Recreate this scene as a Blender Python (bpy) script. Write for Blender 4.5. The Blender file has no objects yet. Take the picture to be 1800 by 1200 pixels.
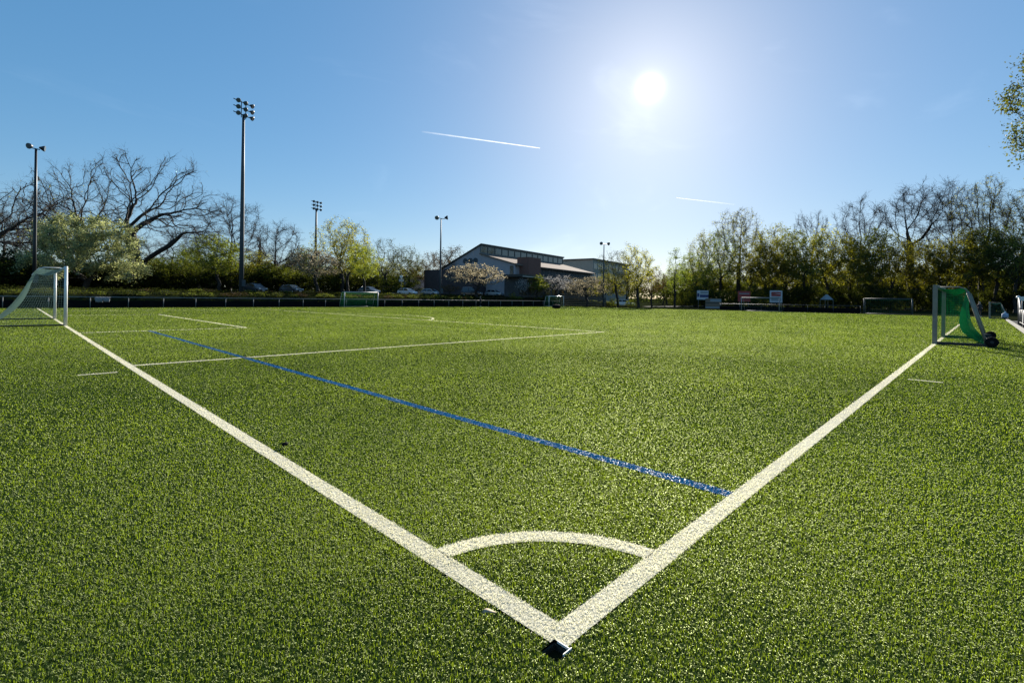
import bpy, math, random
import numpy as np
from mathutils import Vector, Matrix

# ------------------------------------------------------------------ camera, sky, sun, exposure
F, YAW, ROLL = 854.68, 0.77133, 0.01285          # focal length in photo pixels (1800 wide), heading, roll
CAM = np.array([-1.556, -1.2023, 1.4126])
fw = np.array([math.cos(YAW), math.sin(YAW), 0.0])
rt0 = np.array([math.sin(YAW), -math.cos(YAW), 0.0])
up0 = np.array([0, 0, 1.0])
RT = math.cos(ROLL) * rt0 + math.sin(ROLL) * up0
UP = -math.sin(ROLL) * rt0 + math.cos(ROLL) * up0
scene = bpy.context.scene
COL = scene.collection
cd = bpy.data.cameras.new("camera")
cam = bpy.data.objects.new("camera", cd)
COL.objects.link(cam)
cam.matrix_world = Matrix(((RT[0], UP[0], -fw[0], CAM[0]), (RT[1], UP[1], -fw[1], CAM[1]), (RT[2], UP[2], -fw[2], CAM[2]), (0, 0, 0, 1)))
cd.sensor_width = 36.0
cd.lens = F / 1800 * 36
cd.shift_y = -75 / 1800
cd.clip_end = 20000
cd.clip_start = 0.05
scene.camera = cam

SUN_AZ, SUN_EL = math.radians(28.67), math.radians(22.8)
SUN = Vector((math.cos(SUN_AZ) * math.cos(SUN_EL), math.sin(SUN_AZ) * math.cos(SUN_EL), math.sin(SUN_EL)))
world = bpy.data.worlds.new("World")
scene.world = world
world.use_nodes = True
wn, wl = world.node_tree.nodes, world.node_tree.links
wn.clear()
w_out = wn.new('ShaderNodeOutputWorld')
w_bg = wn.new('ShaderNodeBackground')
w_bg.inputs['Strength'].default_value = 0.075
sky = wn.new('ShaderNodeTexSky')
sky.sky_type = 'NISHITA'
sky.sun_disc = False
sky.sun_elevation = SUN_EL
sky.sun_rotation = math.pi / 2 - SUN_AZ
sky.altitude = 300
sky.air_density = 1.0
sky.dust_density = 0.35
sky.ozone_density = 5.0
wl.new(w_bg.outputs[0], w_out.inputs[0])
# the sun itself and the bright air round it, plus faint cirrus, all by direction in the sky
geo = wn.new('ShaderNodeTexCoord')
nrm = wn.new('ShaderNodeVectorMath'); nrm.operation = 'NORMALIZE'
wl.new(geo.outputs['Generated'], nrm.inputs[0])
dot = wn.new('ShaderNodeVectorMath'); dot.operation = 'DOT_PRODUCT'
wl.new(nrm.outputs[0], dot.inputs[0]); dot.inputs[1].default_value = SUN


def wmath(op, a, b=None, clamp=False):
    n = wn.new('ShaderNodeMath'); n.operation = op; n.use_clamp = clamp
    for i, v in enumerate((a, b)):
        if v is None: continue
        if isinstance(v, (int, float)): n.inputs[i].default_value = v
        else: wl.new(v, n.inputs[i])
    return n.outputs[0]


ang = wmath('ARCCOSINE', wmath('MINIMUM', dot.outputs['Value'], 1.0))
def lobe(width, power=1.0):
    return wmath('POWER', math.e, wmath('MULTIPLY', wmath('POWER', wmath('DIVIDE', ang, width), power), -1.0))
disc = wmath('MULTIPLY', lobe(math.radians(0.55), 1.3), 30.0)
inner = wmath('MULTIPLY', lobe(math.radians(3.4), 1.0), 1.1)
outer = wmath('MULTIPLY', lobe(math.radians(11.0), 1.2), 0.7)
glow = wmath('ADD', wmath('ADD', disc, inner), outer)
gcol = wn.new('ShaderNodeVectorMath'); gcol.operation = 'SCALE'
gcol.inputs[0].default_value = (1.0, 0.93, 0.76)
wl.new(glow, gcol.inputs['Scale'])
cmap = wn.new('ShaderNodeMapping'); cmap.inputs['Scale'].default_value = (2.2, 5.0, 9.0); cmap.inputs['Rotation'].default_value = (0.3, 0.2, 0.5)
wl.new(nrm.outputs[0], cmap.inputs[0])
cn = wn.new('ShaderNodeTexNoise'); cn.inputs['Scale'].default_value = 1.0; cn.inputs['Detail'].default_value = 7; cn.inputs['Roughness'].default_value = 0.55; cn.inputs['Distortion'].default_value = 0.8
wl.new(cmap.outputs[0], cn.inputs['Vector'])
cir = wmath('MULTIPLY', wmath('POWER', wmath('MULTIPLY', wmath('SUBTRACT', cn.outputs[0], 0.56, True), 3.0), 1.5), 0.9)
ccol = wn.new('ShaderNodeVectorMath'); ccol.operation = 'SCALE'; ccol.inputs[0].default_value = (1, 1, 1)
wl.new(cir, ccol.inputs['Scale'])
a1 = wn.new('ShaderNodeVectorMath'); a1.operation = 'ADD'
a2 = wn.new('ShaderNodeVectorMath'); a2.operation = 'ADD'
skg = wn.new('ShaderNodeGamma'); skg.inputs['Gamma'].default_value = 0.5
skh = wn.new('ShaderNodeHueSaturation'); skh.inputs['Saturation'].default_value = 1.6; skh.inputs['Value'].default_value = 1.55
wl.new(sky.outputs[0], skg.inputs[0]); wl.new(skg.outputs[0], skh.inputs['Color'])
wl.new(skh.outputs[0], a1.inputs[0]); wl.new(gcol.outputs[0], a1.inputs[1])
wl.new(a1.outputs[0], a2.inputs[0]); wl.new(ccol.outputs[0], a2.inputs[1])
wl.new(a2.outputs[0], w_bg.inputs['Color'])

sl = bpy.data.lights.new("sun", 'SUN')
sl.energy = 4.8
sl.angle = math.radians(0.5)
sl.color = (1.0, 0.93, 0.82)
so = bpy.data.objects.new("sun", sl)
COL.objects.link(so)
so.rotation_euler = SUN.to_track_quat('Z', 'Y').to_euler()
so.location = (20, 20, 60)

scene.view_settings.view_transform = 'Standard'
scene.view_settings.look = 'None'
scene.view_settings.exposure = 1.35
scene.view_settings.gamma = 1.0
scene.cycles.max_bounces = 8
scene.cycles.transparent_max_bounces = 12

# ------------------------------------------------------------------ helpers
rng = np.random.default_rng(7)
def hor(px): return 514.8 + 0.01289 * px
def at(px, depth):                      # ground position seen at photo column px, depth metres ahead
    lat = (px - 900) / F * depth
    p = CAM + fw * depth + rt0 * lat
    return float(p[0]), float(p[1])
def zt(px, py, depth): return float(CAM[2] + (hor(px) - py) / F * depth)

def sstep(a, b, x):
    t = np.clip((x - a) / (b - a), 0, 1)
    return t * t * (3 - 2 * t)
def terr(x, y):
    x = np.asarray(x, float); y = np.asarray(y, float)
    a = (0.72 * sstep(62.1, 63.6, y) + 0.28 * sstep(63.4, 70, y)) * 1.75 * (1 - sstep(78, 112, x) * 0.85)
    hill = sstep(105, 190, y) * 2.5
    return a + hill
def tz(x, y): return float(terr(x, y))

class MB:
    def __init__(s): s.v = []; s.f = []; s.mi = []; s.n = 0
    def add(s, verts, faces, m=0):
        verts = np.asarray(verts, float).reshape(-1, 3)
        s.v.append(verts)
        for f in faces: s.f.append([i + s.n for i in f]); s.mi.append(m)
        s.n += len(verts)
    def box(s, c, d, rz=0, m=0, rx=0, ry=0):
        x, y, z = d[0] / 2, d[1] / 2, d[2] / 2
        V = np.array([[-x, -y, -z], [x, -y, -z], [x, y, -z], [-x, y, -z], [-x, -y, z], [x, -y, z], [x, y, z], [-x, y, z]])
        if rx or ry or rz:
            V = V @ np.array(Matrix.Rotation(rz, 3, 'Z') @ Matrix.Rotation(ry, 3, 'Y') @ Matrix.Rotation(rx, 3, 'X')).T
        s.add(V + np.array(c), [(0, 3, 2, 1), (4, 5, 6, 7), (0, 1, 5, 4), (1, 2, 6, 5), (2, 3, 7, 6), (3, 0, 4, 7)], m)
    def prism(s, poly, z0, z1, m=0):           # vertical prism over a ground polygon
        n = len(poly)
        V = [(p[0], p[1], z0) for p in poly] + [(p[0], p[1], z1) for p in poly]
        F_ = [tuple(range(n - 1, -1, -1)), tuple(range(n, 2 * n))]
        F_ += [(i, (i + 1) % n, (i + 1) % n + n, i + n) for i in range(n)]
        s.add(V, F_, m)
    def tube(s, pts, rad, sides=6, m=0, caps=True):
        pts = np.asarray(pts, float); k = len(pts)
        rad = np.broadcast_to(np.asarray(rad, float), (k,))
        T = np.gradient(pts, axis=0); T /= np.linalg.norm(T, axis=1)[:, None] + 1e-12
        ref = np.array([0, 0, 1.0]) if abs(T[0, 2]) < 0.9 else np.array([1.0, 0, 0])
        V = []
        for i in range(k):
            u = np.cross(T[i], ref); u /= np.linalg.norm(u) + 1e-12; w = np.cross(T[i], u)
            for j in range(sides):
                a = 2 * math.pi * j / sides
                V.append(pts[i] + rad[i] * (math.cos(a) * u + math.sin(a) * w))
        F_ = []
        for i in range(k - 1):
            for j in range(sides):
                F_.append((i * sides + j, i * sides + (j + 1) % sides, (i + 1) * sides + (j + 1) % sides, (i + 1) * sides + j))
        if caps:
            F_.append(tuple(range(sides - 1, -1, -1))); F_.append(tuple(range((k - 1) * sides, k * sides)))
        s.add(V, F_, m)
    def ball(s, c, r, m=0, nu=12, nv=8, sc=(1, 1, 1)):
        V = [];F_ = []
        for i in range(nv + 1):
            t = math.pi * i / nv
            for j in range(nu):
                p = 2 * math.pi * j / nu
                V.append((c[0] + r * sc[0] * math.sin(t) * math.cos(p), c[1] + r * sc[1] * math.sin(t) * math.sin(p), c[2] + r * sc[2] * math.cos(t)))
        for i in range(nv):
            for j in range(nu):
                F_.append((i * nu + j, (i + 1) * nu + j, (i + 1) * nu + (j + 1) % nu, i * nu + (j + 1) % nu))
        s.add(V, F_, m)
    def build(s, name, mats, parent=None, smooth=False, loc=None):
        me = bpy.data.meshes.new(name)
        V = np.concatenate(s.v) if s.v else np.zeros((0, 3))
        me.from_pydata(V.tolist(), [], s.f)
        if not isinstance(mats, (list, tuple)): mats = [mats]
        for m in mats: me.materials.append(m)
        if len(mats) > 1: me.polygons.foreach_set('material_index', s.mi)
        if smooth: me.polygons.foreach_set('use_smooth', [True] * len(me.polygons))
        me.update()
        o = bpy.data.objects.new(name, me)
        COL.objects.link(o)
        if parent is not None: o.parent = parent
        if loc is not None: o.location = loc
        return o

def fastmesh(name, V, Fa, mats, mi=None, parent=None, attr=None):
    """V (n,3); Fa (m,k) with one k for all faces"""
    me = bpy.data.meshes.new(name)
    V = np.ascontiguousarray(V, np.float32); Fa = np.ascontiguousarray(Fa, np.int32)
    m, k = Fa.shape
    me.vertices.add(len(V)); me.vertices.foreach_set('co', V.ravel())
    me.loops.add(m * k); me.loops.foreach_set('vertex_index', Fa.ravel())
    me.polygons.add(m)
    me.polygons.foreach_set('loop_start', np.arange(0, m * k, k, dtype=np.int32))
    me.polygons.foreach_set('loop_total', np.full(m, k, np.int32))
    if not isinstance(mats, (list, tuple)): mats = [mats]
    for q in mats: me.materials.append(q)
    if mi is not None: me.polygons.foreach_set('material_index', np.ascontiguousarray(mi, np.int32))
    if attr is not None:
        a = me.attributes.new('rnd', 'FLOAT', 'POINT'); a.data.foreach_set('value', np.ascontiguousarray(attr, np.float32))
    me.update(calc_edges=True)
    o = bpy.data.objects.new(name, me)
    COL.objects.link(o)
    if parent is not None: o.parent = parent
    return o

def tag(o, label=None, cat=None, group=None, kind=None):
    if label: o['label'] = label
    if cat: o['category'] = cat
    if group: o['group'] = group
    if kind: o['kind'] = kind
    return o
def empty(name, loc, rz=0, label=None, cat=None, group=None):
    o = bpy.data.objects.new(name, None); COL.objects.link(o)
    o.location = loc; o.rotation_euler = (0, 0, rz); o.empty_display_size = 0.3
    return tag(o, label, cat, group)
def copy_tree(o, parent=None):
    c = o.copy(); COL.objects.link(c)
    if parent is not None: c.parent = parent
    for ch in list(o.children): copy_tree(ch, c)
    return c

# ------------------------------------------------------------------ materials
def mat(name, col, rough=0.7, metal=0.0, noise=0.0, nscale=6.0, col2=None, bump=0.0, spec=0.5, stretch=None):
    m = bpy.data.materials.new(name); m.use_nodes = True
    n, l = m.node_tree.nodes, m.node_tree.links
    b = n['Principled BSDF']
    b.inputs['Roughness'].default_value = rough; b.inputs['Metallic'].default_value = metal
    b.inputs['Specular IOR Level'].default_value = spec
    b.inputs['Base Color'].default_value = (*col, 1)
    if noise or col2 or bump:
        tc = n.new('ShaderNodeTexCoord'); tx = n.new('ShaderNodeTexNoise')
        tx.inputs['Scale'].default_value = nscale; tx.inputs['Detail'].default_value = 6
        src = tc.outputs['Object']
        if stretch:
            mp = n.new('ShaderNodeMapping'); mp.inputs['Scale'].default_value = stretch
            l.new(src, mp.inputs[0]); src = mp.outputs[0]
        l.new(src, tx.inputs['Vector'])
        r = n.new('ShaderNodeValToRGB')
        c2 = col2 if col2 else tuple(c * (1 - noise) for c in col)
        r.color_ramp.elements[0].position = 0.3; r.color_ramp.elements[1].position = 0.7
        r.color_ramp.elements[0].color = (*c2, 1); r.color_ramp.elements[1].color = (*col, 1)
        l.new(tx.outputs[0], r.inputs[0]); l.new(r.outputs[0], b.inputs['Base Color'])
        if bump:
            bp = n.new('ShaderNodeBump'); bp.inputs['Strength'].default_value = bump
            l.new(tx.outputs[0], bp.inputs['Height']); l.new(bp.outputs[0], b.inputs['Normal'])
    return m

def leaf_mat(name, dark, light, trans=0.5, gloss=0.06, rough=0.45, gcol=None, tcol=None, tint=0.4, fres=0.0):
    """leaf or blade: diffuse + translucent + a little gloss, tint varied per leaf by the 'rnd' attribute"""
    m = bpy.data.materials.new(name); m.use_nodes = True
    n, l = m.node_tree.nodes, m.node_tree.links
    n.clear()
    out = n.new('ShaderNodeOutputMaterial')
    at_ = n.new('ShaderNodeAttribute'); at_.attribute_name = 'rnd'
    r = n.new('ShaderNodeValToRGB')
    r.color_ramp.elements[0].color = (*dark, 1); r.color_ramp.elements[1].color = (*light, 1)
    l.new(at_.outputs['Fac'], r.inputs[0])
    if tint:
        oi = n.new('ShaderNodeObjectInfo'); mr = n.new('ShaderNodeMapRange'); mr.inputs['To Min'].default_value = 1 - tint; mr.inputs['To Max'].default_value = 1 + tint
        l.new(oi.outputs['Random'], mr.inputs[0]); sc_ = n.new('ShaderNodeVectorMath'); sc_.operation = 'SCALE'
        l.new(r.outputs[0], sc_.inputs[0]); l.new(mr.outputs[0], sc_.inputs['Scale']); col_ = sc_.outputs[0]
    else: col_ = r.outputs[0]
    d = n.new('ShaderNodeBsdfDiffuse'); t = n.new('ShaderNodeBsdfTranslucent'); g = n.new('ShaderNodeBsdfGlossy')
    g.inputs['Roughness'].default_value = rough; g.inputs['Color'].default_value = (*(gcol or (0.9, 0.9, 0.85)), 1)
    l.new(col_, d.inputs[0])
    tm = n.new('ShaderNodeMix'); tm.data_type = 'RGBA'; tm.blend_type = 'MULTIPLY'; tm.inputs[0].default_value = 1.0
    l.new(col_, tm.inputs[6]); tm.inputs[7].default_value = (*(tcol or (1.15, 1.15, 0.6)), 1)
    l.new(tm.outputs[2], t.inputs[0])
    m1 = n.new('ShaderNodeMixShader'); m1.inputs[0].default_value = trans
    l.new(d.outputs[0], m1.inputs[1]); l.new(t.outputs[0], m1.inputs[2])
    m2 = n.new('ShaderNodeMixShader'); m2.inputs[0].default_value = gloss
    if fres:
        fn = n.new('ShaderNodeLayerWeight'); fp = n.new('ShaderNodeMath'); fp.operation = 'POWER'; fp.inputs[1].default_value = 3
        fm_ = n.new('ShaderNodeMath'); fm_.operation = 'MULTIPLY_ADD'; fm_.inputs[1].default_value = fres; fm_.inputs[2].default_value = gloss; fm_.use_clamp = True
        l.new(fn.outputs['Facing'], fp.inputs[0]); l.new(fp.outputs[0], fm_.inputs[0]); l.new(fm_.outputs[0], m2.inputs[0])
    l.new(m1.outputs[0], m2.inputs[1]); l.new(g.outputs[0], m2.inputs[2])
    l.new(m2.outputs[0], out.inputs[0])
    return m

M = dict(
    bark=mat('bark', (0.035, 0.029, 0.024), 0.9, noise=0.6, nscale=3, bump=0.4, stretch=(3, 3, 0.6)),
    bark_pale=mat('bark_pale', (0.16, 0.145, 0.12), 0.9, noise=0.6, nscale=3, bump=0.4, stretch=(3, 3, 0.6)),
    white_alu=mat('white_alu', (0.78, 0.77, 0.72), 0.35, noise=0.12, nscale=4),
    grey_alu=mat('grey_alu', (0.27, 0.24, 0.185), 0.6, 0.0, noise=0.25, nscale=5),
    dark_steel=mat('dark_steel', (0.035, 0.04, 0.045), 0.45, 0.6, noise=0.3, nscale=3),
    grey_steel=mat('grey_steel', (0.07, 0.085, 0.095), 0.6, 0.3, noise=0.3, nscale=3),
    galv=mat('galvanised', (0.26, 0.27, 0.27), 0.6, 0.1, noise=0.3, nscale=8),
    green_net=mat('green_net', (0.03, 0.26, 0.11), 0.6, noise=0.3, nscale=9),
    white_net=mat('white_net', (0.55, 0.62, 0.56), 0.6, noise=0.2, nscale=9),
    big_net=mat('big_net', (0.30, 0.40, 0.36), 0.6, noise=0.3, nscale=9),
    teal_net=mat('teal_net', (0.06, 0.17, 0.14), 0.6, noise=0.2, nscale=9),
    pale_alu=mat('pale_alu', (0.45, 0.46, 0.44), 0.5, noise=0.2, nscale=4),
    off_white=mat('off_white', (0.5, 0.52, 0.54), 0.6, noise=0.15, nscale=3),
    rail_grey=mat('rail_grey', (0.20, 0.205, 0.20), 0.7, noise=0.3, nscale=5),
    rubber=mat('rubber', (0.012, 0.012, 0.013), 0.9, spec=0.1, noise=0.3, nscale=12),
    glass=mat('dark_glass', (0.015, 0.02, 0.022), 0.05, 0, spec=0.9),
    lens=mat('lamp_glass', (0.16, 0.19, 0.21), 0.12, 0.3),
    white_paint=mat('white_paint', (0.78, 0.78, 0.76), 0.5, noise=0.08, nscale=3),
)

for k_, c_ in (('green_net', (0.03, 0.30, 0.13)), ('big_net', (0.38, 0.47, 0.42)), ('teal_net', (0.06, 0.17, 0.14))):
    M[k_] = leaf_mat(k_, c_, c_, 0.5, 0.02, 0.5, tcol=(1, 1, 1), tint=0)

# ------------------------------------------------------------------ terrain
def axis(*segs):
    a = [np.arange(s, e, d) for s, e, d in segs]
    return np.concatenate(a)
gx = axis((-1500, -200, 130), (-200, -60, 14), (-60, 150, 1.6), (150, 400, 20), (400, 3000, 260))
gy = axis((-1500, -200, 130), (-200, -20, 14), (-20, 58, 3), (58, 80, 0.7), (80, 220, 4), (220, 500, 20), (500, 3200, 270))
GX, GY = np.meshgrid(gx, gy)
GZ = terr(GX, GY) - 0.03
bumpy = (np.sin(GX * 1.7 + GY * 0.9) * np.sin(GX * 0.63 - GY * 1.3) + rng.normal(0, 0.6, GX.shape)) * 0.06
GZ += np.where((GY > 62.6) & (GY < 220), np.abs(bumpy), 0)
nx, ny = len(gx), len(gy)
idx = np.arange(nx * ny).reshape(ny, nx)
Fg = np.stack([idx[:-1, :-1], idx[:-1, 1:], idx[1:, 1:], idx[1:, :-1]], -1).reshape(-1, 4)
m_ground = mat('rough_ground', (0.018, 0.026, 0.009), 1.0, nscale=0.9, col2=(0.013, 0.012, 0.008), bump=0.6, spec=0.0)
g = fastmesh('ground', np.stack([GX, GY, GZ], -1).reshape(-1, 3), Fg, m_ground)
tag(g, kind='structure')

# ------------------------------------------------------------------ turf with its sewn-in lines
YC, LW = 30.9, 0.12
TX0, TX1, TY0, TY1 = -9.0, 76.5, -2.62, 61.6
def strip(mb, x0, x1, y0, y1, z=0.004): mb.add([(x0, y0, z), (x1, y0, z), (x1, y1, z), (x0, y1, z)], [(0, 1, 2, 3)])
def arc(mb, cx, cy, r0, r1, a0, a1, n=40, z=0.004):
    V = []; F_ = []
    for i in range(n + 1):
        a = a0 + (a1 - a0) * i / n
        V += [(cx + r0 * math.cos(a), cy + r0 * math.sin(a), z), (cx + r1 * math.cos(a), cy + r1 * math.sin(a), z)]
    for i in range(n): F_.append((2 * i, 2 * i + 1, 2 * i + 3, 2 * i + 2))
    mb.add(V, F_)
LINES = {}                                     # name -> (colour key, classifier, strips)
def inr(x, y, r): return (x >= r[0]) & (x <= r[1]) & (y >= r[2]) & (y <= r[3])
D_ANG = math.acos(5.5 / 9.15)
LINES['goal_line'] = ('white', [(0, LW, 0, 60.6)])
LINES['touchline'] = ('white', [(LW, 72, 0, LW)])
LINES['penalty_area_line'] = ('white', [(LW, 16.5, YC - 20.16, YC - 20.04), (LW, 16.5, YC + 20.04, YC + 20.16), (16.5, 16.62, YC - 20.16, YC + 20.16)])
LINES['goal_area_line'] = ('white', [(LW, 5.5, YC - 9.16, YC - 9.04), (LW, 5.5, YC + 9.04, YC + 9.16), (5.5, 5.62, YC - 9.16, YC + 9.16)])
LINES['blue_line'] = ('blue', [(2.06, 2.18, LW, YC - 9.17)])
LINES['goal_line_tick'] = ('white', [(-0.76, -0.22, 9.92, 10.0)])
LINES['touchline_tick'] = ('white', [(10.12, 10.2, -0.68, -0.18)])
LINES['youth_area_line'] = ('pale', [(12.8, 12.88, YC - 14, YC + 14)])
ARCS = {'corner_arc': (0, 0, 0.88, 1.0, 0.12, math.pi / 2 - 0.12),
        'penalty_arc': (11.0, YC, 9.03, 9.15, -D_ANG + 0.005, D_ANG - 0.005)}
names = list(LINES) + list(ARCS)
def classify(x, y):
    c = np.full(x.shape, -1)
    for i, nme in enumerate(names):
        if nme in LINES:
            for r in LINES[nme][1]: c[(c < 0) & inr(x, y, r)] = i
        else:
            cx, cy, r0, r1, a0, a1 = ARCS[nme]
            rr = np.hypot(x - cx, y - cy); aa = np.arctan2(y - cy, x - cx)
            c[(c < 0) & (rr >= r0) & (rr <= r1) & (aa > a0 - 0.02) & (aa < a1 + 0.02)] = i
    return c

def turf_sheet_mat(name, c1, c2, rough=0.6, spec=0.3):
    m = bpy.data.materials.new(name); m.use_nodes = True
    n, l = m.node_tree.nodes, m.node_tree.links
    b = n['Principled BSDF']; b.inputs['Roughness'].default_value = rough; b.inputs['Specular IOR Level'].default_value = spec
    tc = n.new('ShaderNodeTexCoord')
    tx = n.new('ShaderNodeTexNoise'); tx.inputs['Scale'].default_value = 60; tx.inputs['Detail'].default_value = 4
    l.new(tc.outputs['Object'], tx.inputs['Vector'])
    t2 = n.new('ShaderNodeTexNoise'); t2.inputs['Scale'].default_value = 0.35; t2.inputs['Detail'].default_value = 5
    l.new(tc.outputs['Object'], t2.inputs['Vector'])
    ad = n.new('ShaderNodeMath'); ad.operation = 'ADD'
    l.new(tx.outputs[0], ad.inputs[0]); l.new(t2.outputs[0], ad.inputs[1])
    r = n.new('ShaderNodeValToRGB'); r.color_ramp.elements[0].position = 0.35; r.color_ramp.elements[1].position = 0.65
    r.color_ramp.elements[0].color = (*c1, 1); r.color_ramp.elements[1].color = (*c2, 1)
    hf = n.new('ShaderNodeMath'); hf.operation = 'MULTIPLY'; hf.inputs[1].default_value = 0.5
    l.new(ad.outputs[0], hf.inputs[0]); l.new(hf.outputs[0], r.inputs[0]); l.new(r.outputs[0], b.inputs['Base Color'])
    bp = n.new('ShaderNodeBump'); bp.inputs['Strength'].default_value = 0.5; bp.inputs['Distance'].default_value = 0.02
    l.new(tx.outputs[0], bp.inputs['Height']); l.new(bp.outputs[0], b.inputs['Normal'])
    return m
m_turf = turf_sheet_mat('turf_sheet', (0.007, 0.016, 0.004), (0.022, 0.04, 0.009), 0.95, 0.0)
tb = MB()
hx0, hx1, hy0, hy1 = -0.062, 0.026, -0.021, 0.066                  # opening of the corner flag socket
for (a, b_, c, d) in ((TX0, TX1, TY0, hy0), (TX0, TX1, hy1, TY1), (TX0, hx0, hy0, hy1), (hx1, TX1, hy0, hy1)):
    tb.add([(a, c, 0), (b_, c, 0), (b_, d, 0), (a, d, 0)], [(0, 1, 2, 3)])
turf = tb.build('turf', m_turf)
tag(turf, kind='structure')

m_blade = leaf_mat('turf_blades', (0.05, 0.092, 0.011), (0.185, 0.26, 0.033), trans=0.78, gloss=0.02, rough=0.66, tcol=(1.18, 1.1, 0.38), gcol=(0.88, 0.97, 0.54), tint=0, fres=0.5)
m_bl_w = leaf_mat('white_blades', (0.52, 0.49, 0.35), (0.86, 0.82, 0.62), trans=0.45, gloss=0.04, rough=0.5, tcol=(1, 1, 0.92))
m_bl_b = leaf_mat('blue_blades', (0.002, 0.035, 0.11), (0.018, 0.15, 0.34), trans=0.4, gloss=0.03, rough=0.5, tcol=(0.5, 1, 0.95), fres=0.3)
m_bl_p = leaf_mat('pale_blades', (0.17, 0.19, 0.06), (0.30, 0.32, 0.13), trans=0.4, gloss=0.08, rough=0.4)
m_sh_w = turf_sheet_mat('white_sheet', (0.40, 0.38, 0.29), (0.62, 0.59, 0.46), 0.95, 0.0)
m_sh_b = turf_sheet_mat('blue_sheet', (0.004, 0.04, 0.11), (0.008, 0.07, 0.18), 0.95, 0.0)
m_sh_p = turf_sheet_mat('pale_sheet', (0.16, 0.18, 0.06), (0.28, 0.30, 0.12))

# blades: thinner towards the distance, where single fibres can no longer be told apart
def blades(root, h, w, lean, az, two):
    n = len(root)
    d = np.stack([np.cos(az), np.sin(az), np.zeros(n)], -1)
    fa = az + np.pi / 2 + rng.normal(0, 0.5, n)
    s = np.stack([np.cos(fa), np.sin(fa), np.zeros(n)], -1) * (w / 2)[:, None]
    upv = np.array([0, 0, 1.0])
    tip = root + d * (h * np.sin(lean))[:, None] + upv * (h * np.cos(lean))[:, None]
    if not two:
        V = np.stack([root - s, root + s, tip], 1).reshape(-1, 3)
        return V, np.arange(3 * n).reshape(-1, 3), 3
    l2 = lean * 0.45
    mid = root + d * (0.55 * h * np.sin(l2))[:, None] + upv * (0.55 * h * np.cos(l2))[:, None]
    V = np.stack([root - s, root + s, mid - s * 0.9, mid + s * 0.9, tip], 1).reshape(-1, 3)
    b = np.arange(n)[:, None] * 5
    return V, np.concatenate([b + [0, 1, 3], b + [0, 3, 2], b + [2, 3, 4]], 1).reshape(-1, 3), 5
RHO, R0, RMAX, HALF = 24000.0, 2.6, 103.0, 1.10
def sample_ring(r0, r1, dens_fn, n_try):
    pass
parts_v = {}
def emit(r0, r1, two, share=1.0):
    if r1 <= R0:
        n = int(0.75 * RHO * HALF * (r1 * r1 - r0 * r0)); r = np.sqrt(rng.uniform(r0 * r0, r1 * r1, n))
    else:
        n = int(share * RHO * R0 * R0 * 2 * HALF * math.log(r1 / r0)); r = r0 * (r1 / r0) ** rng.random(n)
    th = YAW + rng.uniform(-HALF, HALF, n)
    x = CAM[0] + r * np.cos(th); y = CAM[1] + r * np.sin(th)
    ok = (x > TX0 + 0.05) & (x < TX1 - 0.05) & (y > TY0 + 0.03) & (y < TY1 - 0.05)
    ok &= ~((x > hx0 - 0.003) & (x < hx1 + 0.003) & (y > hy0 - 0.003) & (y < hy1 + 0.003))
    r, x, y = r[ok], x[ok], y[ok]; n = len(r)
    k = np.maximum(1.0, r / R0)
    patch = 0.5 + 0.5 * np.sin(x * 0.9 + 1.3 * np.sin(y * 0.7)) * np.sin(y * 1.1 + 1.7 * np.sin(x * 0.5))
    h = rng.uniform(0.010, 0.022, n) * (0.9 + 0.2 * patch) * np.clip(r / 12, 1, 1.6); w = rng.uniform(0.0016, 0.0031, n) * k * (1.0 if two else 0.85)
    lean = np.where(rng.random(n) < (0.36 if two else 0.45), rng.uniform(1.0, 1.5, n), np.abs(rng.normal(0.55 if two else 0.35, 0.35, n)).clip(0, 1.4))
    az = rng.uniform(0, 2 * np.pi, n) 
    c = classify(x + rng.normal(0, .005, n), y + rng.normal(0, .005, n))
    rnd = rng.random(n) * 0.75 + 0.25 * patch
    # far off only the bent tips of the fibres show: those start part-way up the pile
    root = np.stack([x, y, -0.001 + (0 if two else 1) * np.where(lean > 1.0, 0.016, 0.0)], -1)
    for ci in np.unique(c):
        q = c == ci
        V, Fa, kk = blades(root[q], h[q], w[q], lean[q], az[q], two)
        parts_v.setdefault(int(ci), []).append((V, Fa, np.repeat(rnd[q], kk)))
emit(0.5, R0, True); emit(R0, 6.0, True); emit(6.0, 9.0, True, .65); emit(6.0, 9.0, False, .35); emit(9.0, 13.0, True, .3); emit(9.0, 13.0, False, 1.2); emit(13.0, 40.0, False, 2.2); emit(40.0, RMAX, False, 1.7)
def collect(ci):
    Vs, Fs, As, o = [], [], [], 0
    for V, Fa, a in parts_v.get(ci, []):
        Vs.append(V); Fs.append(Fa + o); As.append(a); o += len(V)
    return (np.concatenate(Vs), np.concatenate(Fs), np.concatenate(As)) if Vs else None
V, Fa, a = collect(-1)
tg = fastmesh('turf_grass', V, Fa, m_blade, attr=a)
tag(tg, kind='stuff')
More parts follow.
